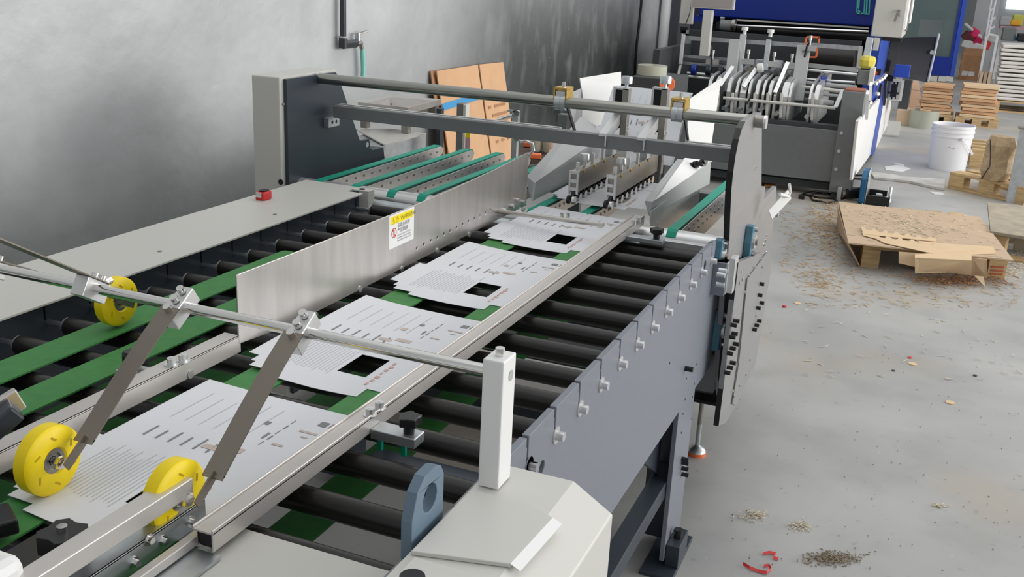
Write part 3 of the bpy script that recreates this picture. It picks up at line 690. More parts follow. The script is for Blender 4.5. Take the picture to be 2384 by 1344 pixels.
# hopper side sheets
def P(px, py, y): return at(px, py, y=y)
g = G(); sheet(g, [P(1350, 182, 3.55), P(1357, 222, 3.56), P(1446, 196, 4.0), P(1446, 167, 4.0)]); g.link('hopper_flange', 'white', B)
g = G(); sheet(g, [P(1357, 222, 3.56), P(1353, 305, 3.55), P(1425, 300, 3.85), P(1446, 196, 4.0)]); g.link('hopper_side', 'white', B)
g = G(); sheet(g, [P(1318, 222, 3.45), P(1334, 302, 3.45), P(1354, 305, 3.55), P(1354, 205, 3.56)]); g.link('hopper_side', 'grey_light', B, label='grey bent corner of the hopper sheet')
g = G(); sheet(g, [P(1604, 232, 3.45), P(1604, 262, 3.45), P(1676, 206, 3.9), P(1681, 181, 3.9)]); g.link('hopper_flange', 'white', B)
g = G(); sheet(g, [P(1604, 262, 3.45), P(1596, 345, 3.43), P(1655, 345, 3.8), P(1676, 206, 3.9)]); g.link('hopper_side', 'white', B)
# funnel guides
g = G(); sheet(g, [(-1.052, 2.735, .842), (-1.052, 3.45, .845), (-1.052, 3.45, .955), (-1.052, 2.745, .895)]); g.link('funnel_side', 'grey_light', B)
g = G(); sheet(g, [(-1.052, 2.745, .895), (-1.052, 3.45, .955), (-1.16, 3.45, 1.0), (-1.10, 2.80, .90)]); sheet(g, [(-1.052, 2.735, .842), (-1.052, 2.745, .895), (-1.10, 2.80, .90), (-1.09, 2.80, .85)]); g.link('funnel_wing', 'grey_light', B)
g = G(); sheet(g, [P(1512, 503, 2.74), P(1652, 428, 3.36), P(1655, 376, 3.36), P(1519, 472, 2.76)]); g.link('funnel_side', 'grey_light', B)
g = G(); sheet(g, [P(1526, 466, 2.78), P(1655, 378, 3.36), P(1662, 372, 3.4), P(1610, 355, 3.4), P(1590, 372, 3.2)]); fw = g.link('funnel_wing', 'white', B)
g = G(); sheet(g, [P(1502, 468, 2.74), P(1512, 503, 2.74), P(1520, 470, 2.76), P(1592, 372, 3.2), P(1578, 370, 3.2)]); g.link('funnel_lip', 'grey_light', B)
for px, py, r in ((1586, 397, .007), (1595, 390, .007), (1584, 417, .007), (1593, 411, .007), (1610, 388, .014), (1616, 384, .012), (1636, 375, .010), (1632, 380, .012)):
    p = at(px, py, y=3.22); G().cyl(p, p+Vector((.012, -.006, .004)), r, 10).link('wing_bolt', 'black', B)
# hopper cross beams and rear frame
G().box((-1.82, 3.50, .70), (-.458, 3.54, .77)).link('rear_beam', 'grey_paint', B, bevel=.002)
G().box((-1.82, 2.85, .60), (-.458, 2.9, .66)).link('lower_beam', 'slate_dark', B)
G().box((-1.82, 2.72, .35), (-.458, 3.5, .355)).link('base_tray', 'dark_grey', B)
for x in (-1.30, -1.12): G().box((x, 3.60, .60), (x+.035, 3.64, .98)).link('rear_post', 'grey_paint', B, bevel=.002)
# bearings, bracket, levelling foot
p = at(1696, 575, x=-.458); pillow(B, (XU-.033, 2.60, p.z+.0), .8)
p = at(1735, 560, x=XU); pillow(B, (XU, p.y, p.z), .85)
G().box((-.463, 2.56, .705), (-.428, 2.60, .79)).box((-.43, 2.575, .705), (-.414, 2.62, .80)).link('adjuster_bracket', 'alu', B, bevel=.001)
for px, py in ((1688, 642), (1692, 632), (1686, 665), (1732, 625), (1728, 632), (1730, 650), (1724, 658)):
    p = at(px, py, x=-.41); G().cyl(p-Vector((.02, 0, 0)), p, .0065, 10).link('adjuster_bolt', 'zinc', B, smooth=True)
f = at(1622, 1050, z=.012); 
ft = G().cyl((f.x, f.y, 0), (f.x, f.y, .012), .030, 24).link('foot_pad', 'orange', B, smooth=True)
G().lathe([(.03, .012), (.026, .022), (.012, .03), (.008, .034), (.008, .11)], (f.x, f.y, 0), (0, 0, 1), 24).link('levelling_foot', 'zinc', B, smooth=True)
G().cyl((f.x, f.y, .10), (f.x, f.y, .33), .008, 10).link('levelling_stem', 'steel_dark', B)
b = G(); 
for k in range(13): b.lathe([(.018, -.005), (.024, 0), (.018, .005)], (f.x, f.y+.02, .33+.011*k), (0, 0, 1), 16)
b.link('bellows', 'black', B, smooth=True)
G().box((-.60, 2.85, .26), (-.459, 3.2, .27)).link('bottom_channel', 'black', B)
G().box((-.462, 2.80, .42), (-.458, 2.92, .60)).link('inner_plate', 'grey_paint', B)
g = G().arm(at(1793, 500, x=-.40), at(1838, 452, x=-.36), .003, .035).link('hook_arm', 'white', B)
G().tube([at(1838, 430, x=-.36), at(1840, 445, x=-.36), at(1836, 458, x=-.36), at(1815, 452, x=-.38)], .005, 6).link('hook_cord', 'white', g)
p = at(1798, 498, x=-.41); G().cyl(p, p+Vector((.02, 0, 0)), .008, 8).link('hook_bolt', 'zinc', g)
# leaning cards in the hopper
for k in range(5):
    c = card(0, 0, 0, 0, 'front printed card leaning in the hopper behind the gate columns' if k == 0 else 'blank white card edge in the leaning hopper stack, %s behind the front card' % ('', 'first', 'second', 'third', 'fourth')[k], art=(k == 0))
    if k: c['group'] = 'cards leaning in the hopper behind the top one'
    else: del c['group']
    c.rotation_euler = (math.radians(48), 0, 0); c.location = (-1.095, 3.33+.008*k, .862); c.scale = (.93, .76, 1)
# ------------------------------------------------------------------ big gluing machine in the background
C = thing('gluing_machine', 'large blue and grey carton gluing machine with belts and crossbars in the background', 'machine', (-1.2, 8.4, 0))
FY = 7.6
def fb(px0, py0, px1, py1, y, d, name, m, bevel=0, **k):
    """upright box on the plane y, seen between two pixels, d deep"""
    a, b = at(px0, py0, y=y), at(px1, py1, y=y)
    return G().box((a.x, y, a.z), (b.x, y+d, b.z)).link(name, m, C, bevel=bevel, **k)
def bar(px0, py0, px1, py1, y, r, name, m, par=None, y1=None, n=12):
    return G().cyl(at(px0, py0, y=y), at(px1, py1, y=y if y1 is None else y1), r, n).link(name, m, par or C, smooth=True)
zt, zb = at(1780, 288, y=FY).z, at(1700, 397, y=FY).z
G().box((-2.0, FY, zb), (-.59, FY+.02, zt)).link('front_panel', 'grey_paint', C, bevel=.003)
G().box((-2.0, FY+.02, zt-.02), (-.59, FY+.12, zt+.03)).link('upper_beam', 'dark_grey', C)
G().box((-2.0, FY+.05, zb-.07), (-.59, FY+.15, zb-.02)).link('lower_beam', 'dark_grey', C)
G().box((-.61, FY-.04, .05), (-.46, FY+.2, .775)).link('corner_post', 'grey_paint', C, bevel=.004)
G().box((-.595, FY-.02, 0), (-.55, FY+.1, .05)).link('post_foot', 'dark_grey', C)
for px, py in ((1959, 310), (1953, 352), (1946, 394)):
    p = at(px, py, y=FY-.04); p.x = max(p.x, -.600); G().cyl(p, p-Vector((0, .006, 0)), .012, 10).link('panel_screw', 'alu', C)
G().box((-2.02, 8.75, .1), (-.62, 8.8, 1.06)).link('inner_wall', 'dark_grey', C)
G().box((-2.0, 7.8, .30), (-.62, 8.7, .34)).link('inner_floor', 'dark_grey', C)
G().box((-2.04, 7.7, .0), (-1.99, 9.6, .95)).link('far_side_frame', 'dark_grey', C)
# belt carriers
def carrier(px, w=.022, m='grey_light', dy=0):
    x = at(px, 225, y=7.74).x; y = 7.70+dy
    pr = [(y+.01, .50), (y, .68), (y+.03, .745), (y+.09, .775), (y+.75, .83), (y+.75, .50)]
    c = G().prism(pr, 'x', x-w/2, x+w/2).link('belt_carrier', m, C, bevel=.002)
    G().strip([(x, a[0]-.004, a[1]+.004) for a in pr[:5]], (w*.8, 0, 0), .006).link('belt', 'alu', c)
for px, w, m in ((1652, .03, 'dark_grey'), (1668, .03, 'grey_light'), (1697, .03, 'grey_light'), (1716, .022, 'grey_light'), (1731, .05, 'steel_dark'), (1745, .02, 'grey_light'), (1763, .03, 'grey_light'), (1778, .022, 'steel_dark'),
                 (1793, .03, 'grey_light'), (1806, .02, 'grey_light'), (1828, .05, 'alu'), (1840, .02, 'grey_light'), (1888, .022, 'grey_light'), (1902, .035, 'alu')): carrier(px, w, m)
for px, y1 in ((1673, 258), (1706, 262), (1758, 268), (1788, 270), (1820, 274), (1893, 280)):
    a, b = at(px, 216, y=7.67), at(px-3, y1, y=7.67); G().arm(a, b, .02, .03, (0, 1, 0)).link('belt_blade', 'sack' if px == 0 else 'cream2', C, bevel=.003)
for px, py in ((1684, 252), (1717, 256), (1742, 258), (1806, 265), (1877, 272), (1770, 255)):
    a = at(px, py, y=7.62); G().cyl(a, a+Vector((.02, .14, .01)), .016, 12).cyl(a+Vector((.02, .14, .01)), a+Vector((.03, .2, .015)), .026, 12).link('guide_pin', 'zinc', C, smooth=True)
bar(1684, 228, 1945, 252, 7.64, .0115, 'front_shaft', 'cream2')
bar(1686, 215, 1940, 240, 8.1, .02, 'cross_shaft', 'grey_light')
# levers sloping down to the front shaft
for (a, b) in (((1706, 155), (1676, 200)), ((1760, 160), (1731, 203)), ((1834, 145), (1804, 216)), ((1962, 212), (1945, 250))):
    G().arm(at(*a, y=7.95), at(*b, y=7.68), .03, .012, (0, 1, 0)).link('lever', 'alu', C, bevel=.002)
G().arm(at(1748, 226, y=7.62), at(1738, 243, y=7.6), .012, .01, (0, 1, 0)).link('lever_grip', 'black', C)
# crossbars and uprights
bar(1592, 88, 1880, 106, 8.25, .022, 'crossbar', 'zinc', n=4); bar(1878, 104, 2006, 113, 8.25, .022, 'crossbar', 'zinc', n=4)
bar(1586, 130, 1702, 139, 8.25, .014, 'crossbar', 'zinc', n=4); bar(1586, 146, 1700, 155, 8.25, .014, 'crossbar', 'zinc', n=4)
fb(1588, 133, 1700, 150, 8.3, .02, 'rail_plate', 'grey_paint')
bar(1880, 152, 1998, 163, 8.2, .022, 'crossbar', 'grey_light', n=4); bar(1880, 163, 1996, 174, 8.15, .012, 'crossbar', 'alu')
bar(1868, 184, 1990, 192, 8.1, .01, 'thin_shaft', 'alu'); bar(1866, 192, 1995, 204, 8.05, .016, 'thin_shaft', 'grey_light'); bar(1864, 202, 1992, 216, 8.0, .014, 'thin_shaft', 'cream2'); bar(1860, 214, 1960, 224, 8.0, .012, 'thin_shaft', 'grey_light')
bar(1735, 145, 1855, 155, 8.2, .03, 'crossbar', 'zinc', n=4); bar(1600, 170, 1720, 180, 8.15, .012, 'thin_shaft', 'alu'); bar(1600, 178, 1715, 190, 8.1, .012, 'thin_shaft', 'alu')
for (a, b, w, m) in (((1711, 92), (1697, 215), .085, 'grey_light'), ((1731, 80), (1719, 188), .05, 'alu'), ((1790, 92), (1781, 165), .04, 'zinc'), ((1872, 106), (1855, 235), .10, 'grey_light'), ((1592, 80), (1584, 150), .03, 'alu'), ((2004, 108), (1998, 160), .03, 'grey_light'), ((2026, 88), (2014, 150), .05, 'zinc'), ((1586, 140), (1573, 212), .02, 'cream2')):
    G().arm(at(*a, y=8.15), at(*b, y=8.1 if b[1] < 200 else 7.95), w, .025, (0, 1, 0)).link('upright', m, C, bevel=.004)
G().tube([at(*p, y=8.1) for p in ((1885, 100), (1879, 108), (1874, 130), (1870, 150))], .009, 6).link('hose', 'black', C)
G().tube([at(*p, y=8.1) for p in ((1650, 98), (1656, 108), (1657, 125), (1656, 165))], .009, 6).link('hose', 'black', C)
for px, py in ((1733, 80), (1793, 86)):
    p = at(px, py, y=8.15); G().cyl(p, p+Vector((0, 0, .03)), .015, 10).cyl(p+Vector((0, 0, .03)), p+Vector((0, 0, .055)), .026, 14).link('adjust_knob', 'white', C, smooth=True)
for px, py in ((1743, 122), (1803, 128), (1844, 132), (1660, 123), (1887, 90)):
    p = at(px, py, y=8.1); g = G().cyl(p-Vector((0, 0, .05)), p, .008, 8).cyl(p-Vector((0, 0, .01)), p+Vector((0, 0, .022)), .013, 10)
    g.box(p+Vector((-.05, 0, -.09)), p+Vector((.05, .03, -.05))).link('clamp_screw', 'alu', C)
for px, py, r, m in ((1616, 162, .042, 'blue'), (1650, 163, .042, 'slate_dark'), (1678, 168, .04, 'black'), (1810, 176, .048, 'black'), (1917, 190, .042, 'blue'), (1590, 195, .03, 'black')):
    p = at(px, py, y=8.05); w = G().lathe([(.012, -.02), (r-.004, -.02), (r, -.016), (r, .016), (r-.004, .02), (.012, .02), (.012, -.02)], p, (1, 0, 0), 24).link('press_wheel', m, C, smooth=True)
p = at(1770, 158, y=7.95); G().lathe([(0, -.02), (.034, -.02), (.036, 0), (.034, .02), (0, .02)], p, (1, 0, .2), 20).link('white_roller', 'white', C, smooth=True)
for px, py in ((1810, 150), (1770, 148), (1840, 155), (1760, 180), (1748, 165)):
    p = at(px, py, y=8.12); G().box(p-Vector((.035, .0, .03)), p+Vector((.035, .05, .03))).link('clamp_block', 'zinc' if px % 4 else 'steel_dark', C, bevel=.003)
for (a, b) in (((1878, 86), (1893, 86)), ((1878, 87), (1874, 103)), ((1907, 87), (1906, 100)), ((1903, 113), (1900, 132)), ((1885, 133), (1900, 133)), ((1893, 86), (1908, 87))):
    G().arm(at(*a, y=8.18), at(*b, y=8.18), .012, .018, (0, 1, 0)).link('orange_bracket', 'orange', C)
# rollers under the hood
bar(1718, 66, 2022, 84, 9.0, .034, 'rubber_roller', 'black'); bar(1716, 60, 2022, 74, 8.97, .012, 'steel_roller', 'chrome')
bar(1700, 98, 2000, 118, 8.9, .05, 'lower_roller', 'rubber'); bar(1860, 130, 1990, 138, 8.7, .10, 'glue_drum', 'rubber')
fb(1714, 48, 2023, 64, 9.1, .03, 'light_strip', 'cream'); fb(1668, 50, 1682, 68, 8.9, .12, 'motor', 'black'); bar(1678, 58, 1704, 60, 8.9, .045, 'motor_body', 'grey_paint', n=18); bar(1704, 58, 1712, 59, 8.9, .05, 'motor_flange', 'steel_dark', n=18)
# blue hood
zh = at(1860, 51, y=9.3).z
G().box((-2.08, 9.3, zh), (-.50, 11.2, 2.1)).link('hood', 'blue', C, bevel=.01)
G().box((-2.12, 9.32, at(1630, 56, y=9.3).z), (-1.98, 9.8, zh)).link('hood_corner', 'blue', C)
G().box((-.60, 9.28, .2), (-.50, 11.2, zh)).link('blue_post', 'blue_light', C, bevel=.005)
G().box((-2.10, 9.28, .1), (-1.98, 11.2, zh-.05)).link('side_frame', 'slate_dark', C)
G().box((-1.98, 10.0, .1), (-.6, 10.05, zh)).link('back_wall', 'black', C)
fb(1588, -20, 1611, 57, 8.5, .04, 'side_panel', 'cream', bevel=.003)
G().tube([at(1612, -10, y=8.48), at(1606, 30, y=8.48), at(1596, 58, y=8.48)], .004, 6).link('edge_cable', 'black', C)
for k in range(4): 
    p = at(1584+k*3, 62+k*8, y=8.4); G().box(p, p+Vector((.05, .05, -.05))).link('terminal_block', 'black' if k % 2 == 0 else 'zinc', C)
# monitor on its pole
mo = fb(1612, -30, 1708, 24, 8.0, .04, 'monitor', 'cream', bevel=.004)
a, b = at(1616, -28, y=7.998), at(1704, 20, y=7.998); G().box((a.x, 7.996, a.z), (b.x, 7.9995, b.z)).link('screen', mat('screen_grey', (.36, .32, .32), .3), mo)
G().arm(at(1650, 24, y=8.03), at(1640, 130, y=8.03), .07, .07, (0, 1, 0)).link('monitor_pole', 'cream2', C, bevel=.003)
# teal emblem on the hood
for (a, b) in (((1997, -8), (1995, 30)), ((1995, 30), (2024, 33)), ((2014, -8), (2012, 31)), ((2019, -8), (2017, 31)), ((2025, -8), (2023, 32)), ((1996, 21), (2005, 31)), ((2001, -8), (1999, 22))):
    G().arm(at(*a, y=9.29), at(*b, y=9.29), .012, .004, (0, 1, 0)).link('emblem_stroke', mat('emblem_teal', (.1, .55, .52), .5), C)
# control box
a, b = at(2027, 84, y=8.6), at(2100, 84, y=8.6)
cbx = G().box((a.x, 8.6, a.z), (b.x, 9.25, 1.9)).link('control_box', 'cream', C, bevel=.006)
G().box((b.x-.002, 8.66, a.z+.06), (b.x+.012, 8.92, 1.86)).link('box_door', 'white', cbx, bevel=.003); G().box((b.x-.002, 8.96, a.z+.10), (b.x+.03, 9.2, 1.86)).link('box_door', 'white', cbx, bevel=.003)
G().box((b.x, 8.93, a.z+.04), (b.x+.02, 8.95, 1.86)).link('door_seal', 'steel_dark', cbx)
k = at(2092, 26, y=8.595); G().cyl(k, k-Vector((0, .02, 0)), .012, 10).arm(k-Vector((0, .02, 0)), k+Vector((.012, -.025, -.04)), .012, .004, (0, 1, 0)).arm(k-Vector((0, .02, 0)), k+Vector((-.018, -.025, -.075)), .018, .004, (0, 1, 0)).link('keys', 'steel_dark', cbx)
G().box((b.x-.15, 8.62, a.z-.03), (b.x, 8.7, a.z)).link('box_bracket', 'black', C)
fb(2036, 88, 2044, 118, 8.55, .03, 'switch_plate', 'cream2'); fb(2022, 92, 2031, 112, 8.5, .02, 'switch', 'black', bevel=.004)
# side covers along the machine
def side(name, pix, m, x=-.452, t=.02): return G().prism(yz(pix, x), 'x', x-t, x).link(name, m, C, bevel=.003)
side('side_cover', ((1999, 282), (2051, 226), (2029, 357), (1984, 420)), 'white')
side('blue_stripe', ((2051, 226), (2059, 228), (2036, 361), (2027, 361)), 'blue_light', x=-.448)
side('side_cover', ((2059, 231), (2076, 222), (2069, 327), (2038, 357)), 'white')
a = at(2068, 281, y=11.2); b = at(2086, 356, y=11.2); G().box((a.x, 11.2, a.z), (b.x, 11.23, max(b.z, .02))).link('end_flap', 'cream2', C)
for j, (px, py) in enumerate(((2036, 193), (2043, 188), (2049, 184), (2055, 180), (2058, 175), (2022, 238), (2040, 218))):
    p = at(px, py, x=-.44); G().cyl(p, p+Vector((.02, -.02, 0)), .014, 8).link('cover_knob', 'white', C)
for px, py0, py1, w, m in ((2020, 215, 275, .03, 'alu'), (2028, 195, 250, .025, 'chrome'), (2062, 190, 240, .05, 'black'), (2050, 200, 225, .06, 'black'), (2080, 190, 222, .02, 'black')):
    G().arm(at(px, py0, x=-.43), at(px-3, py1, x=-.43), w, .02, (1, 0, 0)).link('side_rod', m, C)
# grey box on the post and what lies on it
gb = fb(1999, 163, 2026, 199, 7.9, .12, 'junction_box', 'grey_paint', bevel=.004); fb(2026, 158, 2031, 199, 7.88, .14, 'box_edge', 'cream2')
fb(2036, 160, 2050, 176, 8.4, .06, 'indicator_box', 'black', bevel=.004); p = at(2036, 171, y=8.38); G().cyl(p, p+Vector((0, .03, 0)), .02, 12).link('emergency_button', 'red', C)
p = at(2016, 160, y=7.95)
G().lathe([(.045, 0), (.055, .02), (.06, .06), (.048, .085), (.02, .09), (0, .088)], (p.x, p.y+.05, p.z), (0, 0, 1), 9).link('yellow_bag', 'plastic_yellow', None, label='crumpled yellow plastic bag on top of the grey junction box', cat='bag')
p = at(1985, 206, y=7.75)
G().box((-.60, 7.58, .776), (-.47, 7.78, .784)).link('red_notebook', mat('notebook', (.35, .12, .08), .6), None, label='thin red-brown booklet lying on the grey corner post', cat='booklet')
# smoked guard door
a = at(2078, 88, y=10.6); b = at(2170, 195, y=10.6)
gd = G(); sheet(gd, [at(2075, 88, y=10.4), at(2183, 86, y=10.6), at(2160, 192, y=10.6), at(2058, 172, y=10.4)], .01)
gd.link('guard_door', 'smoked', C); bar(2186, 78, 2160, 190, 10.58, .012, 'guard_edge', 'grey_light'); p = at(2170, 122, y=10.55); G().cyl(p, p-Vector((0, .02, 0)), .02, 10).link('guard_knob', 'zinc', C)
fb(2084, 150, 2116, 182, 10.2, .06, 'blue_chute', 'blue_light', bevel=.006); fb(2064, 90, 2078, 190, 10.8, .3, 'dark_column', 'black')
rd = fb(2068, 184, 2098, 236, 10.9, .05, 'white_grille', 'cream2')
for k in range(3): fb(2073+8*k, 190, 2077+8*k, 232, 10.88, .02, 'grille_bar', 'grey_light')
fb(2076, 196, 2084, 226, 10.8, .05, 'clamp_arm', 'black'); fb(2066, 214, 2092, 220, 10.78, .05, 'clamp_arm', 'black')
fb(2100, 186, 2112, 255, 11.0, .5, 'dark_leg', 'dark_grey')

# ------------------------------------------------------------------ blue cabinet machine far behind
F = thing('blue_cabinet', 'tall blue steel cabinet with a large glass window at the far end', 'cabinet', (0, 17.3, 0))
BY = 17.0
def ff(px0, py0, px1, py1, y, d, name, m, par=F, bevel=0):
    a, b = at(px0, py0, y=y), at(px1, py1, y=y); return G().box((a.x, y, a.z), (b.x, y+d, b.z)).link(name, m, par, bevel=bevel)
xr = at(2228, 90, y=BY).x; zb_ = at(2190, 176, y=BY).z
G().box((-.62, BY, zb_), (xr, BY+.05, zb_+.28)).link('lower_panel', 'blue', F)
G().box((-.62, BY, 1.5), (xr, BY+.05, 3.0)).link('upper_panel', 'blue', F)
G().box((xr-.05, BY, zb_+.28), (xr, BY+.05, 1.5)).link('frame_stile', 'blue', F)
G().box((xr-.01, BY-.01, zb_), (xr+.05, BY+1.4, 3.0)).link('side_panel', 'blue_light', F)
G().box((-.62, BY+.9, zb_), (xr, BY+.95, 3.0)).link('back_panel', 'grey_paint', F)
G().box((-.62, BY+.02, zb_+.28), (xr-.05, BY+.03, 1.5)).link('window_pane', 'glass', F)
ff(2143, 45, 2190, 88, BY+.3, .1, 'inner_label', 'pink_label'); ff(2178, 98, 2190, 130, BY+.3, .1, 'red_cylinder', 'red_dark'); ff(2165, 20, 2205, 44, BY+.4, .1, 'inner_box', 'grey_paint'); ff(2200, 45, 2222, 125, BY+.5, .1, 'inner_machine', 'steel_dark')
for px in (2175, 2195, 2212): ff(px-9, 177, px+6, 190, BY, .1, 'foot', 'cream2')
G().box((-.62, BY+.1, .0), (xr, BY+.9, zb_-.03)).link('plinth', 'cream2', F)

# ------------------------------------------------------------------ cardboard bundles and sacks
def jbox(c, hx, hy, hz, rot, g=None):
    g = g or G(); ca, sa = math.cos(rot), math.sin(rot); g.obox(c, (hx*ca, hx*sa, 0), (-hy*sa, hy*ca, 0), (0, 0, hz)); return g
rs = random.Random(5)
def wood_pallet(name, label, x0, x1, y0, y1, h=.11, nb=4, group=None):
    t = thing(name, label, 'pallet', ((x0+x1)/2, (y0+y1)/2, 0), group)
    w = (y1-y0)
    for k in range(3):
        y = y0+.04+k*(w-.08)/2; G().box((x0, y-.04, 0), (x1, y+.04, .015)).link('bottom_board', 'wood', t)
        for j in range(3):
            x = x0+.05+j*(x1-x0-.1)/2; G().box((x-.05, y-.04, .015), (x+.05, y+.04, h-.018)).link('block', 'wood', t, bevel=.002)
    for k in range(nb):
        y = y0+.045+k*(w-.09)/(nb-1); G().box((x0, y-.045, h-.018), (x1, y+.045, h)).link('deck_board', 'wood', t, bevel=.002)
    return t
def bundle_stack(px0, px1, pyb, pyt, n, name_lbl, group):
    b = at((px0+px1)/2, pyb, z=.10); y = b.y; x0, x1 = at(px0, (pyb+pyt)/2, y=y).x, at(px1, (pyb+pyt)/2, y=y).x; zt = at((px0+px1)/2, pyt, y=y).z
    wood_pallet('pallet', 'wooden pallet beneath the '+name_lbl, x0-.03, x1+.05, y, y+.5, .10)
    h = (zt-.10)/n; words = ['lowest', 'second', 'third', 'fourth', 'fifth', 'sixth', 'seventh', 'eighth', 'ninth', 'tenth', 'eleventh', 'topmost']
    for k in range(n):
        lab = ('topmost' if k == n-1 else words[k]) + (' from the bottom' if 0 < k < n-1 else '')
        o = jbox(((x0+x1)/2+rs.uniform(-.018, .018), y+.22+rs.uniform(-.03, .02), .1005+h*(k+.5)), (x1-x0)/2, .2, h/2-.0025, rs.uniform(-.09, .09)).link('cardboard_bundle', 'cardboard' if k % 3 else 'kraft_light', None, label='brown cardboard bundle, %s in the %s' % (lab, name_lbl), cat='cardboard', group=group, bevel=.003)
bundle_stack(2146, 2216, 266, 198, 9, 'left of the two brown stacks', 'bundles in the left brown stack')
bundle_stack(2238, 2322, 276, 200, 10, 'right of the two brown stacks', 'bundles in the right brown stack')
# folded peach boards leaning by the machine
g = thing('leaning_boards', 'pale folded cardboard panel with six round holes leaning beside the blue machine', 'cardboard', at(2130, 262, z=0))
M['peach'] = mat('peach', (.78, .50, .33), .7)
by = at(2130, 262, z=0).y
for k, (a, b, c, d) in enumerate((((2112, 187), (2138, 189), (2141, 210), (2112, 207)), ((2112, 207), (2142, 212), (2144, 232), (2112, 226)), ((2111, 226), (2147, 232), (2150, 248), (2111, 247)), ((2110, 246), (2146, 249), (2152, 262), (2109, 262)))):
    q = G(); sheet(q, [at(*p, y=by-.05*(3-k)*0) for p in (a, b, c, d)], .03); q.link('panel', 'peach', g)
s6 = G()
for i in range(3):
    for j in range(2): p = at(2124+i*6+j*2, 228+j*9-i*.3, y=by-.002); s6.cyl(p, p-Vector((0, .002, 0)), .014, 10)
s6.link('round_holes', 'cardboard_dark', g, kind='stuff')
bx = at(2110, 293, z=0); 
G().box((bx.x-.12, bx.y, 0), (bx.x+.06, bx.y+.3, .17)).link('brown_carton', 'kraft', None, label='small brown carton on the floor beside the clear film roll', cat='box', bevel=.004)
# film roll
r0 = at(2146, 300, z=0); rr = .16
fr = thing('film_roll', 'large roll of clear greenish film standing on the floor by the bucket', 'roll', (r0.x, r0.y+rr, 0))
G().lathe([(.06, 0), (rr, 0), (rr, .19), (.06, .19), (.06, 0)], (r0.x, r0.y+rr, 0), (0, 0, 1), 40).link('film', 'film', fr, smooth=True)
G().lathe([(.05, .001), (.0595, .001), (.0595, .195), (.05, .195), (.05, .001)], (r0.x, r0.y+rr, 0), (0, 0, 1), 24).link('core', 'cardboard', fr, smooth=True)
# bucket
bb = at(2203, 399, z=0); R0, R1, HH = .148, .170, .385; cy = bb.y+R0
bu = thing('bucket', 'white plastic bucket with a wire handle standing on the floor', 'bucket', (bb.x, cy, 0))
G().lathe([(0, .004), (R0-.004, .004), (R1-.006, HH-.004), (R1-.002, HH), (R1+.006, HH), (R1+.006, HH-.02), (R1, HH-.02), (R1, HH-.045), (R1+.006, HH-.047), (R1+.006, HH-.06), (R1-.002, HH-.062), (R1-.003, HH-.085), (R1+.004, HH-.087), (R1+.004, HH-.097), (R1-.004, HH-.10), (R0+.003, .01), (R0, 0), (0, 0)], (bb.x, cy, 0), (0, 0, 1), 48).link('pail_body', 'pail', bu, smooth=True)
th = math.radians(10)
pts = []
for k in range(15):
    t = PI*k/14; pts.append((bb.x+(R1+.014)*math.cos(t)*.86+.045, cy-.06-(R1-.01)*math.sin(t)*.35*0-.0, 0))
ha = G(); path = []
for k in range(13):
    t = k/12; ang = math.radians(-62+ (62+58)*t); rx = R1+.012
    path.append((bb.x+rx*math.cos(ang), cy+rx*math.sin(ang), HH-.10-.14*math.sin(PI*t)))
ha.tube(path, .004, 6).link('handle', 'white', bu, smooth=True); m_ = path[6]
G().cyl(path[5], path[7], .011, 10).link('grip', 'pail', bu)
for p in (path[0], path[-1]): G().cyl(p, (p[0]+.012*(p[0]-bb.x)/R1, p[1]+.012*(p[1]-cy)/R1, p[2]), .016, 12).link('handle_lug', 'pail', bu)
lb = at(2212, 346, y=cy-R1+.01)
def curved(px, py, w, h):
    p = at(px, py, y=cy-R1*.93); dx = p.x-bb.x; zz = p.z; rad = R0+(R1-R0)*zz/HH+.0015; ang = math.asin(max(-1, min(1, dx/rad)))
    return [(bb.x+rad*math.sin(ang+a), cy-rad*math.cos(ang+a), zz+b) for a, b in ((-w/rad/2, -h/2), (w/rad/2, -h/2), (w/rad/2, h/2), (-w/rad/2, h/2))]
mk = G()
for px, py, w, h in ((2206, 343, .016, .014), (2211, 342, .012, .018), (2216, 344, .014, .012), (2221, 345, .006, .02), (2222, 349, .012, .008), (2208, 352, .01, .004), (2213, 353, .012, .004)): mk.quad(*curved(px, py, w, h))
mk.link('printed_marks', 'black', bu, kind='stuff')
# white plastic strip and scraps on the floor
def flat(name, pix, m, label, cat, z=.004, t=.003, group=None, kind=None):
    g = G(); g.prism([(p.x, p.y) for p in (at(*q, z=z) for q in pix)], 'z', max(z-t, .0005), z); return g.link(name, m, None, label=label, cat=cat, group=group, kind=kind)
flat('plastic_board', ((2027, 400), (2060, 403), (2110, 411), (2200, 417), (2199, 438), (2180, 436), (2120, 422), (2080, 417), (2035, 413)), 'paper_dirty', 'long dirty white strip of board on the floor in front of the bucket', 'board', z=.02, t=.018)
flat('paper_sheet', ((2060, 388), (2090, 384), (2120, 392), (2100, 400), (2062, 396)), 'paper', 'crumpled white paper lying left of the bucket', 'paper')
flat('paper_scrap', ((2083, 378), (2105, 384), (2104, 387), (2082, 381)), 'paper', 'small white paper scrap between the film roll and bucket', 'paper')
flat('paper_scrap', ((2165, 446), (2195, 448), (2198, 453), (2175, 452)), 'paper', 'torn white paper scrap behind the cardboard-topped pallet', 'paper')
flat('paper_scrap', ((2258, 328), (2280, 332), (2278, 338), (2256, 335)), 'paper', 'white paper scrap on the floor right of the bucket', 'paper')
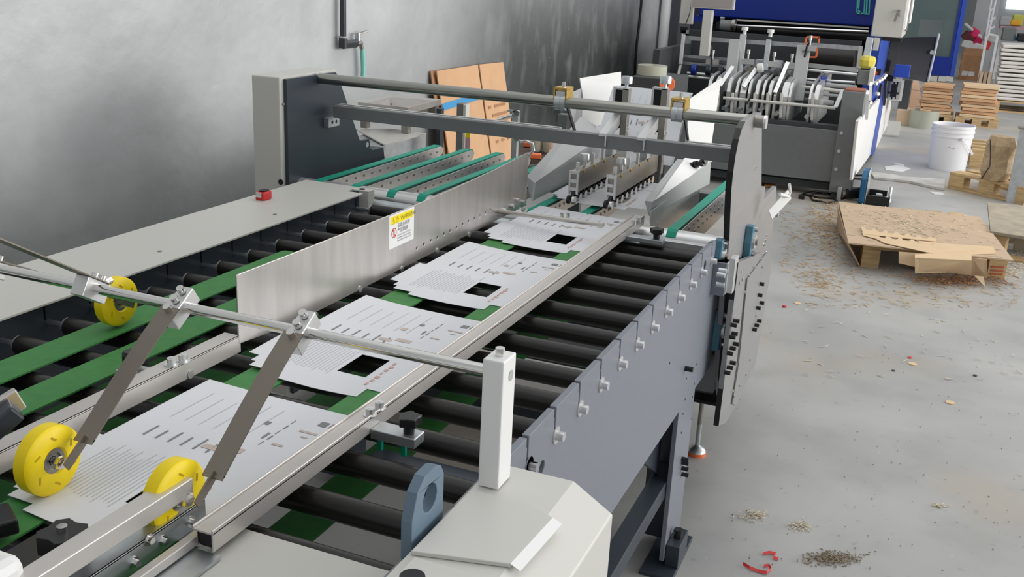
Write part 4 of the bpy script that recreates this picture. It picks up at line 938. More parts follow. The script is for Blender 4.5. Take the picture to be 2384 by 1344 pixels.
# scraps under the gluing machine
flat('floor_paper', ((1790, 418), (1880, 426), (1870, 432), (1800, 430)), 'paper', 'pale paper offcuts on the floor beneath the grey machine panel', 'paper')
flat('orange_scrap', ((1886, 420), (1918, 424), (1926, 432), (1898, 431)), 'orange', 'orange plastic scrap on the floor under the grey machine', 'scrap')
flat('orange_scrap', ((1778, 422), (1804, 424), (1806, 431), (1780, 430)), mat('rust', (.5, .22, .06), .8), 'crumpled brown-orange scrap beside the steel side plate', 'scrap', z=.02, t=.018)
# ------------------------------------------------------------------ cardboard-topped pallet in front
c0, c1, c2, c3 = [at(*p, z=.15) for p in ((1953, 470), (2281, 505), (2360, 606), (1975, 565))]
P1 = thing('pallet', 'wooden pallet on the concrete covered by a large brown board', 'pallet', ((c0.x+c2.x)/2, (c0.y+c2.y)/2, 0))
b0 = at(2003, 622, z=0); b1 = at(2296, 648, z=0)
ex = (b1-b0).normalized(); ey = Vector((-ex.y, ex.x, 0)); wd = (b1-b0).length+.095; dp = (c0-c3).length*.93
def pb(u0, u1, v0, v1, z0, z1, name, m, par=P1):
    c = b0+ex*(u0+u1)/2+ey*(v0+v1)/2; c.z = (z0+z1)/2
    return G().obox(c, ex*(u1-u0)/2, ey*(v1-v0)/2, (0, 0, (z1-z0)/2)).link(name, m, par, bevel=.0015)
for j in range(3):
    for i in range(3):
        u = i*(wd-.095)/2; pb(u, u+.095, j*(dp-.1)/2, j*(dp-.1)/2+.1, 0, .105, 'block', 'wood')
    pb(0, wd, j*(dp-.1)/2+.003, j*(dp-.1)/2+.097, .105, .124, 'stringer', 'wood')
for k in range(6): pb(k*(wd-.09)/5, k*(wd-.09)/5+.09, 0, dp, .124, .142, 'deck_board', 'wood')
for zz in (.03, .05, .07): pb(wd-.08, wd-.015, -.003, -.0005, zz-.007, zz+.004, 'red_stencil', 'wood_red')
t = .004
G().prism([(p.x, p.y) for p in (c0, c1, c2, c3)], 'z', .1425, .150).link('cardboard_sheet', 'kraft', None, label='large brown board lying over the pallet, littered with trimmings', cat='board')
# side sheet slumped against the pallet
g = G(); sheet(g, [at(1951, 480, z=.14), at(1975, 566, z=.14), at(2003, 622, z=.005), at(1952, 538, z=.005)], .004); g.link('cardboard_flap', 'kraft', None, label='brown board slumped against the left side of the pallet', cat='cardboard')
def scrap(pix, z, label, m='kraft_light', t=.003, dz=None, name='cardboard_offcut', group='die-cut cardboard offcuts on the pallet'):
    g = G(); pts = [at(*p, z=z+(dz[i] if dz else 0)) for i, p in enumerate(pix)]; sheet(g, pts, t); return g.link(name, m, None, label=label, cat='cardboard', group=group)
def scrapz(pix, z, label, m='kraft_light', t=.003):
    g = G(); g.prism([(p.x, p.y) for p in (at(*q, z=z) for q in pix)], 'z', z-t, z); return g.link('cardboard_offcut', m, None, label=label, cat='cardboard', group='die-cut cardboard offcuts on the pallet')
def notched(a, b, w, n):
    """pixel outline of a punched edge: small scallops between a and b"""
    out = []
    for k in range(n):
        for t, o in ((.1, 0), (.3, w), (.7, w), (.9, 0)):
            f = (k+t)/n; out.append((a[0]+(b[0]-a[0])*f, a[1]+(b[1]-a[1])*f+o))
    return out
scrapz([(2004, 528)]+notched((2010, 529), (2165, 552), 5, 6)+[(2180, 556), (2178, 562), (2010, 545)], .158, 'scalloped pale offcut strip, highest of those on the board')
scrapz([(2006, 540)]+notched((2040, 546), (2180, 566), 5, 5)+[(2310, 575), (2315, 583), (2170, 590), (2060, 566), (2040, 556), (2010, 548)], .1565, 'long pale offcut with punched holes across the front of the board')
scrap([(2092, 586), (2166, 592), (2158, 628), (2092, 613)], .0, 'pale offcut hanging over the front edge above the dark gap', dz=[.145, .145, .065, .085], m='kraft_light')
g_ = [(2131, 594), (2160, 566), (2300, 575), (2290, 650), (2130, 636)]
scrapz([(2130, 592), (2165, 590), (2180, 566), (2312, 574), (2318, 590), (2262, 592), (2262, 606), (2130, 600)], .1545, 'broad pale offcut lying flat at the front of the board')
scrap([(2130, 600), (2262, 606), (2262, 640), (2205, 634), (2130, 636)], 0, 'widest pale offcut drooping over the front edge of the pallet', dz=[.154, .154, .05, .055, .05])
scrap([(2262, 600), (2298, 604), (2298, 648), (2264, 642)], 0, 'narrow pale offcut drooping beside the red-stencilled block', dz=[.145, .145, .03, .03])
scrap([(2268, 642), (2290, 645), (2294, 670)], 0, 'pointed pale tab touching the floor below the pallet', dz=[.05, .05, .004])
scrapz([(2132, 548), (2138, 556), (2180, 562), (2175, 570), (2140, 566)], .1525, 'small pale offcut with a torn corner')
# trimmings: countless slivers
def slivers(n, region, zf, m, label, lmin=.015, lmax=.05, seed=1, name='cardboard_trimmings', w=.0016):
    r = random.Random(seed); g = G()
    for _ in range(n):
        p = region(r); a = r.uniform(0, PI); l = r.uniform(lmin, lmax)/2; z = zf(r); tl = r.uniform(-.12, .12)
        d = Vector((math.cos(a)*l, math.sin(a)*l, tl*l)); s = Vector((-math.sin(a), math.cos(a), 0))*w
        g.obox(Vector((p[0], p[1], z+abs(tl*l)+.001)), d, s, (0, 0, .0008))
    return g.link(name, m, None, label=label, cat='trimmings', kind='stuff')
def px_region(cx, cy, sx, sy):
    def f(r):
        p = at(cx+r.gauss(0, sx), cy+r.gauss(0, sy), z=0); return (p.x, p.y)
    return f
def box_region(x0, y0, x1, y1):
    def f(r):
        p = at(r.uniform(x0, x1), r.uniform(y0, y1), z=0); return (p.x, p.y)
    return f
fl = lambda r: r.uniform(0, .006)
slivers(800, px_region(1930, 525, 30, 32), lambda r: r.uniform(0, .012), 'straw', 'brown cardboard slivers heaped along the left side of the pallet', seed=2)
slivers(380, px_region(2230, 655, 60, 7), lambda r: r.uniform(0, .015), 'cardboard_dark', 'reddish brown slivers heaped below the front of the pallet', seed=3)
slivers(260, box_region(1815, 470, 2000, 640), fl, 'straw', 'thin straw-coloured slivers scattered between the side plate and pallet', seed=4)
slivers(300, box_region(1870, 610, 2370, 720), fl, 'straw', 'thin slivers scattered on the floor in front of the pallet', seed=5)
slivers(60, box_region(1860, 690, 2384, 890), fl, 'straw_light', 'sparse pale slivers on the open concrete floor', seed=6, lmin=.02, lmax=.04)
slivers(90, px_region(1905, 655, 25, 14), fl, 'straw', 'small loose cluster of slivers left of centre on the floor', seed=7)
slivers(120, px_region(2365, 625, 22, 18), fl, 'straw_light', 'slivers strewn at the right end of the pallet', seed=8)
def board_region(r):
    u, v = r.random(), r.random()
    if r.random() < .55: u = min(.95, max(.05, r.gauss(.45, .15))); v = min(.95, max(.05, r.gauss(.45, .16)))
    p = (c0*(1-u)+c1*u)*(1-v)+(c3*(1-u)+c2*u)*v; return (p.x, p.y)
slivers(330, board_region, lambda r: .150+r.uniform(0, .003), 'straw_light', 'pale slivers littering the top of the brown board', seed=9)
for (px, py, r_, lab) in ((1857, 706, .016, 'leftmost'), (2125, 847, .017, 'middle'), (2212, 937, .017, 'nearest')):
    p = at(px, py, z=.002); G().cyl((p.x, p.y, .0005), (p.x, p.y, .003), r_, 20).link('punched_disc', 'kraft_light', None, label='%s of three pale punched cardboard discs on the open floor' % lab, cat='disc', group='punched discs on the floor')
def crumple(px, py, r_, m, label, cat, name, seed, flat_=.5):
    r = random.Random(seed); p = at(px, py, z=0); g = G(); n, k = 7, 3; b = 0
    for i in range(k+1):
        for j in range(n):
            a = 2*PI*j/n; rr = r_*math.sin(PI*(i+.4)/(k+.8))*r.uniform(.6, 1.15); g.v.append(Vector((p.x+rr*math.cos(a), p.y+rr*math.sin(a), max(.0006, r_*flat_*(1-math.cos(PI*i/k))*.9))))
    for i in range(k):
        for j in range(n): g.f.append((i*n+j, i*n+(j+1) % n, (i+1)*n+(j+1) % n, (i+1)*n+j))
    g.f.append(tuple(range(n))); g.f.append(tuple(k*n+j for j in range(n)))
    return g.link(name, m, None, label=label, cat=cat)
crumple(1826, 716, .012, 'red', 'tiny red plastic scrap near the leftmost disc', 'scrap', 'red_scrap', 1)
crumple(2118, 834, .012, 'red', 'tiny red torn scrap just behind the middle disc', 'scrap', 'red_scrap', 2, .2)
crumple(2270, 876, .010, 'dark_grey', 'small dark chip lying right of the middle disc', 'chip', 'dark_chip', 4, .3)
crumple(2080, 864, .009, 'dark_grey', 'small dark chip lying left of the middle disc', 'chip', 'dark_chip', 5, .3)
slivers(30, px_region(2183, 1180, 7, 2), fl, 'straw_light', 'small pinch of slivers on the bare floor at the right', seed=11, lmin=.006, lmax=.014, w=.001)
slivers(320, px_region(1932, 1303, 34, 8), fl, mat('dust', (.25, .2, .14), .9), 'brown dusty crumbs near the bottom edge of the floor', seed=12, lmin=.003, lmax=.012, w=.001, name='floor_crumbs')
slivers(90, px_region(1862, 1226, 12, 6), fl, 'straw_light', 'pale crumbs on the floor above the brown dusty patch', seed=13, lmin=.003, lmax=.01, w=.001, name='floor_crumbs')
slivers(120, px_region(1755, 1202, 14, 6), fl, 'straw_light', 'pale crumbs on the floor right of the machine foot', seed=14, lmin=.003, lmax=.01, w=.001, name='floor_crumbs')
slivers(130, box_region(1700, 760, 2384, 1344), fl, mat('grit', (.18, .17, .16), .9), 'tiny dark grit sprinkled over the concrete', seed=15, lmin=.002, lmax=.005, w=.0009, name='floor_grit')
for k, pth in enumerate((((1730, 1312), (1745, 1322), (1765, 1330), (1785, 1334), (1795, 1325), (1790, 1316), (1778, 1318)), ((1776, 1290), (1790, 1286), (1806, 1290), (1800, 1298), (1812, 1302)))):
    G().strip([at(*p, z=.004+.002*(i % 2)) for i, p in enumerate(pth)], (0, .009, 0.004), .001).link('red_strip', 'red', None, label=('longer curled' if k == 0 else 'shorter twisted')+' red plastic strip on the floor at the bottom edge', cat='strip')
# ------------------------------------------------------------------ open tool case, grinder and cords
tb = at(2010, 476, z=0); te = at(2070, 478, z=0)
T = thing('tool_case', 'open tool case with a blue lid and black tray holding fittings', 'tool case', ((tb.x+te.x)/2, tb.y+.12, 0))
x0, x1, y0 = tb.x+.01, te.x, tb.y
G().box((x0, y0, .0), (x1, y0+.26, .008)).box((x0, y0, .008), (x1, y0+.008, .07)).box((x0, y0+.252, .008), (x1, y0+.26, .07)).box((x0, y0+.008, .008), (x0+.008, y0+.252, .07)).box((x1-.008, y0+.008, .008), (x1, y0+.252, .07)).link('case_tray', 'black', T, bevel=.003)
L_ = [(y0-.01, .02), (y0, .0), (y0+.25, .0), (y0+.27, .05), (y0+.26, .18), (y0+.20, .23), (y0+.06, .23), (y0, .18)]
G().prism(L_, 'x', x0-.05, x0-.004).link('case_lid', 'toolbox_blue', T, bevel=.01); G().prism([(a+.0, b+.006) for a, b in L_], 'x', x0-.004, x0).link('lid_rim', 'alu', T)
G().tube([(x0-.05, y0+.05, .17), (x0-.11, y0+.06, .165), (x0-.12, y0+.13, .16), (x0-.11, y0+.2, .165), (x0-.05, y0+.21, .17)], .008, 8).link('case_handle', 'black', T)
for i, (u, v, m) in enumerate(((.03, .04, 'alu'), (.06, .15, 'grey_light'), (.12, .08, 'chrome'))): G().cyl((x0+u+.02, y0+v, .009), (x0+u+.02, y0+v, .06), .024, 14).link('fitting', m, T, smooth=True)
G().cyl((x0+.15, y0+.08, .02), (x0+.15, y0+.10, .13), .018, 12).link('fitting', 'zinc', T, smooth=True)
gp = at(1972, 468, z=0)
gr = thing('angle_grinder', 'black corded power tool on the floor beside the blue tool case', 'power tool', (gp.x, gp.y+.08, 0))
G().cyl((gp.x-.03, gp.y+.02, .05), (gp.x+.07, gp.y+.10, .05), .042, 16).link('body', 'black', gr, smooth=True); G().cyl((gp.x-.05, gp.y, .045), (gp.x-.03, gp.y+.02, .048), .03, 14).link('collar', 'steel_dark', gr, smooth=True)
G().box((gp.x-.075, gp.y-.03, .0), (gp.x-.045, gp.y+.03, .10)).link('gear_head', 'zinc', gr, bevel=.004)
G().tube([at(*p, z=.008) for p in ((1950, 458), (1930, 450), (1900, 449), (1885, 456), (1892, 466), (1925, 472), (1950, 470), (1940, 462), (1905, 460), (1870, 452), (1862, 456), (1872, 462))], .007, 8).link('power_cord', 'black', None, label='black power cord coiled on the floor beneath the machine corner', cat='cord', smooth=True)
G().tube([at(*p, z=.006) for p in ((1990, 452), (1965, 442), (1940, 446), (1900, 444), (1870, 450))], .004, 6).link('power_cord', 'black', None, label='thin dark cable running from the tool case towards the coil', cat='cord', smooth=True)
pl_ = at(1866, 460, z=.01); G().box((pl_.x-.02, pl_.y-.02, 0), (pl_.x+.02, pl_.y+.02, .03)).link('plug', 'black', None, label='black plug at the left end of the coiled cord', cat='plug', bevel=.005)
# ------------------------------------------------------------------ right edge pallets, wrapped sack and steel leg
q0 = at(2205, 438, z=0); q1 = at(2310, 462, z=0)
P2 = thing('pallet', 'pale wooden pallet under the kraft-wrapped parcel', 'pallet', (q0.x+.3, q0.y+.3, 0))
ex2 = (q1-q0).normalized(); ey2 = Vector((-ex2.y, ex2.x, 0))
def pb2(u0, u1, v0, v1, z0, z1, name, m='wood'):
    c = q0+ex2*(u0+u1)/2+ey2*(v0+v1)/2; c.z = (z0+z1)/2; return G().obox(c, ex2*(u1-u0)/2, ey2*(v1-v0)/2, (0, 0, (z1-z0)/2)).link(name, m, P2, bevel=.002)
LW = .64
for i in range(3):
    for j in range(2): pb2(i*(LW-.13)/2, i*(LW-.13)/2+.13, j*.42, j*.42+.09, .018, .11, 'block')
for j in range(2): pb2(0, LW, j*.42, j*.42+.09, 0, .018, 'bottom_board')
for k in range(3): pb2(0, LW, k*.205, k*.205+.10+.04*(k == 0), .11, .13, 'deck_board')
w0 = at(2318, 425, z=.13)
kp = G(); rs2 = random.Random(9); n = 12
prof = [(0, .13), (.10, .135), (.115, .2), (.10, .30), (.11, .40), (.085, .46), (0, .47)]
for i in range(n):
    a = 2*PI*i/n
    for r_, z in prof: kp.v.append(Vector((w0.x+r_*math.cos(a)*rs2.uniform(.85, 1.15), w0.y+.12+r_*math.sin(a)*rs2.uniform(.85, 1.15), z)))
m_ = len(prof)
for i in range(n):
    for k in range(m_-1): kp.f.append((i*m_+k, i*m_+k+1, ((i+1) % n)*m_+k+1, ((i+1) % n)*m_+k))
kp.link('wrapped_parcel', 'kraft_wrap', None, label='crumpled brown kraft paper parcel tied with string on the pallet', cat='parcel')
G().tube([(w0.x-.10, w0.y+.03, .14), (w0.x-.06, w0.y-.01, .25), (w0.x-.07, w0.y-.0, .33), (w0.x-.09, w0.y+.02, .44)], .004, 6).link('string', 'black', None, label='dark string around the kraft paper parcel', cat='string')
lg = at(2365, 474, z=0)
LG = thing('steel_stand', 'grey galvanised steel upright standing at the right edge of the picture', 'post', (lg.x, lg.y, 0))
ztop = at(2366, 300, y=lg.y).z
G().box((lg.x-.07, lg.y, 0), (lg.x+.06, lg.y+.006, ztop)).box((lg.x+.054, lg.y+.006, 0), (lg.x+.06, lg.y+.07, ztop)).link('upright', 'zinc', LG, bevel=.001)
G().box((lg.x-.08, lg.y-.01, ztop), (lg.x+.3, lg.y+.1, ztop+.012)).link('top_flange', 'steel_dark', LG)
a_ = at(2254, 392, z=0); wood_pallet('pallet', 'wooden pallet behind the bucket with an empty deck', a_.x, a_.x+.6, a_.y, a_.y+.7, .17, 4)
flat('white_board', ((2278, 325), (2352, 332), (2352, 348), (2330, 344)), 'paper', 'white sheet of board on the floor behind the steel upright', 'board')
g0 = at(2298, 470, z=.16)
P3 = thing('pallet', 'grey weathered wooden pallet with a plywood top at the right edge', 'pallet', (g0.x+.3, g0.y-.3, 0))
tp_ = [at(*p, z=.16) for p in ((2299, 471), (2420, 482), (2440, 560), (2306, 538))]
G().prism([(p.x, p.y) for p in tp_], 'z', .142, .16).link('plywood_top', 'wood_grey', P3, bevel=.002)
f0 = tp_[3]; f1 = tp_[2]; e3 = (f1-f0).normalized(); n3 = Vector((-e3.y, e3.x, 0)); e3.z = 0
def pb3(u0, u1, v0, v1, z0, z1, name, m): 
    c = Vector((f0.x, f0.y, 0))+e3*(u0+u1)/2+n3*(v0+v1)/2; c.z = (z0+z1)/2; G().obox(c, e3*(u1-u0)/2, n3*(v1-v0)/2, (0, 0, (z1-z0)/2)).link(name, m, P3, bevel=.002)
pb3(.01, .09, .02, .14, .012, .1415, 'block', 'wood'); pb3(.0, .45, .02, .12, 0, .012, 'bottom_board', 'wood'); pb3(.01, .09, .5, .6, .012, .1415, 'block', 'wood_grey'); pb3(0, .45, .5, .6, 0, .012, 'bottom_board', 'wood')
pb3(.1, .45, .3, .32, .0, .12, 'inner_board', 'wood_grey')
# ------------------------------------------------------------------ white sack stacks on pallets, far right
sp = at(2345, 262, z=0); sx0 = at(2308, 240, y=sp.y+.05).x
wood_pallet('pallet', 'pale wooden pallet under the tall stack of white sheets', sx0, sx0+1.1, sp.y, sp.y+.8, .14)
ztop = at(2340, 102, y=sp.y+.1).z; n = 14; h = (ztop-.141)/n; rs = random.Random(4)
wn = ['lowest', 'second lowest', 'third lowest', 'fourth lowest', 'fifth lowest', 'sixth lowest', 'seventh lowest', 'seventh highest', 'sixth highest', 'fifth highest', 'fourth highest', 'third highest', 'second highest', 'highest']
for col, (xa, xb) in enumerate(((sx0, sx0+.42), (sx0+.45, sx0+.9))):
    for k in range(n):
        dx = rs.uniform(-.015, .015)+.0*k; c = Vector(((xa+xb)/2+dx, sp.y+.4+rs.uniform(-.02, .02), .141+h*(k+.5)))
        g = G().obox(c, ((xb-xa)/2-.01, 0, rs.uniform(-.006, .006)), (0, .36, rs.uniform(-.004, .004)), (0, 0, h/2-.006))
        g.link('sheet_bundle', 'sack', None, label='%s white bundle of the %s column in the far right stack' % (wn[k], ('left', 'right')[col]), cat='bundle', group='white bundles stacked on the far pallet', bevel=.012)
bk = at(2285, 200, z=0)
for k in range(3):
    xx = at(2276+k*10, 200, y=bk.y).x; G().box((xx, bk.y, 0), (xx+.05, bk.y+.3, at(2280, 168, y=bk.y).z)).link('folded_carton', 'kraft_light' if k != 1 else 'kraft', None, label='%s of three folded cartons standing beside the white stack' % ('leftmost', 'middle', 'rightmost')[k], cat='cardboard', group='folded cartons standing on edge', bevel=.004)
cx = at(2262, 188, z=0); a, b = at(2237, 150, y=cx.y), at(2286, 150, y=cx.y); zt_ = at(2262, 130, y=cx.y).z
K = thing('cardboard_box', 'open brown cardboard box filled with rubbish behind the brown stacks', 'box', ((a.x+b.x)/2, cx.y+.2, 0))
w_ = .012
G().box((a.x, cx.y, 0), (b.x, cx.y+w_, zt_)).box((a.x, cx.y+.5, 0), (b.x, cx.y+.5+w_, zt_)).box((a.x, cx.y+w_, 0), (a.x+w_, cx.y+.5, zt_)).box((b.x-w_, cx.y+w_, 0), (b.x, cx.y+.5, zt_)).box((a.x+w_, cx.y+w_, 0), (b.x-w_, cx.y+.5, .02)).link('carton', 'cardboard_dark', K)
g = G(); sheet(g, [(a.x, cx.y, zt_), (b.x, cx.y, zt_), (b.x+.03, cx.y+.1, zt_+.12), (a.x+.03, cx.y+.1, zt_+.12)], .01); g.link('flap', 'cardboard_dark', K)
l0, l1 = at(2240, 165, y=cx.y-.005), at(2268, 178, y=cx.y-.005); 
for s in (0, 1):
    u = l0.x+(l1.x-l0.x)*s*.52; G().box((u, cx.y-.004, l1.z), (u+(l1.x-l0.x)*.46, cx.y-.001, l0.z)).link('paper_label', 'paper', K)
for k, (pa, pb_, ww, m, lab) in enumerate((((2246, 55), (2300, 100), .10, 'paper', 'white folded sheet sticking up out of the rubbish box'), ((2240, 98), (2290, 115), .12, 'paper', 'white sheets drooping over the left rim of the rubbish box'), ((2262, 72), (2275, 80), .14, 'pink', 'bright pink bag poking out of the rubbish box'), ((2266, 92), (2284, 98), .10, mat('crimson', (.45, .0, .06), .6), 'crimson bag in the middle of the rubbish box'), ((2245, 78), (2262, 96), .16, mat('maroon', (.12, .03, .03), .7), 'dark maroon sheet standing in the rubbish box'), ((2290, 82), (2322, 92), .12, 'paper_dirty', 'grey crumpled sheet at the right of the rubbish box'), ((2292, 104), (2303, 108), .08, 'red', 'red crumpled wrapper at the right rim of the rubbish box'))):
    p, q = at(*pa, y=cx.y+.15), at(*pb_, y=cx.y+.2)
    G().arm(p, q, .05 if k == 0 else .14, ww, (0, 1, 0)).link('rubbish', m, None, label=lab, cat='rubbish', bevel=.02)
# far column, table with clutter and bright window
G().box((at(2268, 40, y=22).x, 22, 0), (at(2322, 40, y=22).x, 22.4, 7)).link('trim_2', 'far_wall', kind='structure')
wx0 = at(2345, 0, y=24.9).x
G().box((at(2322, 0, y=25).x, 25, 0), (14, 25.2, 7)).link('wall_far_right', 'far_wall', kind='structure')
G().box((wx0, 24.93, at(2360, 22, y=24.9).z), (wx0+2.2, 24.99, at(2360, -60, y=24.9).z)).link('window_1', 'window_light', kind='structure')
ty = 20.; tz = at(2360, 62, y=ty).z
TB = thing('workbench', 'cluttered workbench at the far right below the bright window', 'table', (3.3, ty+.4, 0))
tx0 = at(2326, 80, y=ty).x
G().box((tx0, ty, tz-.05), (tx0+1.6, ty+.8, tz)).link('table_top', 'pink_label', TB)
G().box((tx0+.02, ty+.02, 0), (tx0+.1, ty+.1, tz-.05)).link('leg', 'white', TB); G().box((tx0+1.4, ty+.02, 0), (tx0+1.5, ty+.1, tz-.05)).link('leg', 'white', TB)
def clut(px0, py0, px1, py1, m, name, label, dy=.1):
    a, b = at(px0, py0, y=ty+dy), at(px1, py1, y=ty+dy); z0 = max(tz+.001, min(a.z, b.z)) if min(a.z, b.z) > tz-.12 else min(a.z, b.z); G().box((a.x, ty+dy, z0), (b.x, ty+dy+.25, max(a.z, b.z))).link(name, m, None, label=label, cat=name.split('_')[-1], bevel=.02)
clut(2330, 38, 2352, 60, 'grey_light', 'grey_machine', 'grey bench machine at the left end of the workbench')
clut(2354, 46, 2376, 60, mat('amber', (.8, .42, .02), .5), 'amber_tray', 'amber plastic tray on the workbench')
clut(2360, 34, 2380, 62, mat('lime', (.6, .6, .1), .5), 'yellow_tray', 'yellow-green tray standing behind the amber one', .45)
clut(2336, 64, 2362, 96, 'grey_paint', 'grey_chair', 'grey chair back in front of the workbench', -.4)
clut(2370, 78, 2390, 98, 'black', 'black_chair', 'black chair back at the far right edge', -.5)
clut(2358, 86, 2368, 96, 'tape_blue', 'blue_bottle', 'small blue container between the grey and black chairs', -.35)
LD = thing('steel_trolley_frame', 'thin white lattice frame standing beside the workbench', 'frame', (at(2310, 90, y=19).x, 19, 0))
for (a, b) in (((2318, 0), (2300, 85)), ((2308, 0), (2296, 80)), ((2300, 80), (2322, 84)), ((2304, 50), (2318, 40)), ((2302, 68), (2316, 62)), ((2312, 20), (2306, 26))):
    G().cyl(at(*a, y=19), at(*b, y=19), .018, 6).link('frame_tube', 'white', LD)
p_ = at(2310, 84, y=19); G().box((p_.x-.1, 18.98, 0), (p_.x-.06, 19.02, p_.z)).box((p_.x+.06, 18.98, 0), (p_.x+.1, 19.02, p_.z)).link('frame_legs', 'white', LD)
# ------------------------------------------------------------------ wall fittings
WP = thing('water_pipe', 'dark painted water pipe running down the wall to an elbow', 'pipe', (WX, 4, 1.15))
wp = WX+.03
def wl(px, py, x=wp): return at(px, py, x=x)
a = wl(799, -30); a = wl(799, 104); T0 = wl(799, -40)
G().cyl((wp, a.y, a.z), (wp, a.y, 2.6), .014, 16).link('riser', 'pvc_dark', WP, smooth=True)
G().cyl((wp, a.y, a.z-.015), (wp, a.y, a.z+.03), .019, 16).cyl((wp, a.y, a.z-.0), (wp, a.y+.10, a.z-.0), .019, 16).link('elbow', 'pvc_dark', WP, smooth=True)
G().cyl((wp, a.y, a.z+.03), (wp, a.y, a.z+.036), .021, 16).link('clip', 'pvc', WP)
TP = thing('tap', 'grey metal wall tap with a lever and a length of green hose', 'tap', (wp, a.y+.15, a.z))
yb_ = a.y+.10
G().cyl((wp, yb_, a.z), (wp, yb_+.05, a.z), .012, 12).cyl((wp, yb_+.045, a.z), (wp, yb_+.06, a.z-.03), .010, 12).link('tap_body', 'steel_dark', TP, smooth=True)
G().cyl((wp, yb_+.025, a.z+.01), (wp, yb_+.025, a.z+.045), .013, 12).link('valve', 'zinc', TP, smooth=True)
G().arm((wp, yb_+.03, a.z+.04), (wp+.01, yb_+.085, a.z+.052), .016, .007).link('lever', 'steel_dark', TP, bevel=.002)
G().tube([(wp, yb_+.06, a.z-.025), (wp, yb_+.066, a.z-.07), (wp, yb_+.07, a.z-.115), (wp, yb_+.068, a.z-.15)], .0115, 12).link('hose', 'hose', TP, smooth=True)
# white downpipe and cable at the far end of the wall
dp_ = thing('downpipe', 'white vertical downpipe at the far end of the stained wall', 'pipe', (WX, 9.6, 0))
y9 = at(1545, 80, x=WX+.06).y
G().cyl((WX+.06, y9, .55), (WX+.06, y9, 3), .045, 20).link('pipe', 'white', dp_, smooth=True); G().cyl((WX+.06, y9, 0), (WX+.06, y9, .56), .052, 20).link('socket', 'white', dp_, smooth=True)
yc = at(1487, 60, x=WX+.01).y
G().tube([(WX+.012, yc+.02*math.sin(k*1.3), 2.2-.16*k) for k in range(11)], .010, 8).link('wall_cable', 'black', None, label='loose black cable hanging down the wall beside the downpipe', cat='cable', smooth=True)
# dark cabinet with film roll, red helmet-like lamp
dcy = 6.6
def fbx(px0, py0, px1, py1, y, d, name, m, par=None, bevel=0, **k):
    a, b = at(px0, py0, y=y), at(px1, py1, y=y); return G().box((a.x, y, a.z), (b.x, y+d, b.z)).link(name, m, par, bevel=bevel, **k)
q = at(1475, 178, y=dcy); q2 = at(1560, 184, y=dcy)
G().box((q.x-.02, dcy, 0), (q2.x+.02, dcy+.45, q.z)).link('dark_cabinet', 'dark_grey', None, label='low dark cabinet against the wall behind the hopper', cat='cabinet', bevel=.005)
rc = at(1518, 172, y=dcy+.2)
G().lathe([(.03, 0), (.10, 0), (.10, .065), (.03, .065), (.03, 0)], (rc.x, dcy+.2, q.z+.001), (0, 0, 1), 30).link('tape_roll', 'film_clear', None, label='clear tape roll lying on the dark cabinet', cat='roll', smooth=True)
rl = at(1553, 196, y=dcy-.25)
RL2 = thing('red_reel', 'round orange-red reel beside the dark cabinet', 'reel', (rl.x, dcy-.25, rl.z))
G().lathe([(.01, -.02), (.045, -.02), (.05, 0), (.045, .02), (.01, .02), (.01, -.02)], (rl.x, dcy-.25, rl.z), (.3, -1, .1), 24).link('reel', 'orange', RL2, smooth=True)
G().cyl((rl.x, dcy-.24, 0), (rl.x, dcy-.24, rl.z), .012, 10).link('stem', 'dark_grey', RL2)
# ------------------------------------------------------------------ cardboard leaning against the wall
CB = thing('flattened_carton', 'large flattened brown cartons with blue tape leaning against the grey wall', 'cardboard', (WX+.1, 5.2, 0))
xw = WX+.05
pp = [at(1023, 166, x=xw), at(1120, 151, x=xw), at(1177, 145, x=xw)]
def lean(y0, y1, z0, z1, off, name, m, par):
    g = G(); sheet(g, [(WX+.22+off, y0, 0), (WX+.22+off, y1, 0), (WX+.035+off, y1, z1), (WX+.035+off, y0, z0)], .006); return g.link(name, m, par)
lean(pp[0].y-.03, pp[2].y-.06, pp[0].z, pp[2].z, -.02, 'back_panel', 'cardboard_dark', CB)
f1 = lean(pp[0].y, pp[1].y-.01, pp[0].z, pp[1].z, 0, 'panel', 'cardboard', CB); f2 = lean(pp[1].y+.01, pp[2].y, pp[1].z, pp[2].z, 0, 'panel', 'cardboard', CB)
def onl(y, z, e=.003): t = z/pp[1].z; return (WX+.22+e-.185*t, y, z)
zt0 = at(1060, 250, x=WX+.1).z
g = G(); g.quad(onl(pp[0].y, zt0-.01), onl(pp[1].y-.05, zt0+.005), onl(pp[1].y-.05, zt0+.04), onl(pp[0].y, zt0+.025)); g.link('blue_tape', 'tape_blue', f1)
tg = G()
for r_ in range(5):
    for c_ in range(6):
        y = pp[1].y+.05+c_*(pp[2].y-pp[1].y-.1)/6; z = zt0-.06-r_*.05
        if rs.random() < .8: tg.quad(onl(y, z), onl(y+.04, z), onl(y+.04, z+.015), onl(y, z+.015))
tg.link('printed_marks', 'cardboard_dark', f2, kind='stuff')
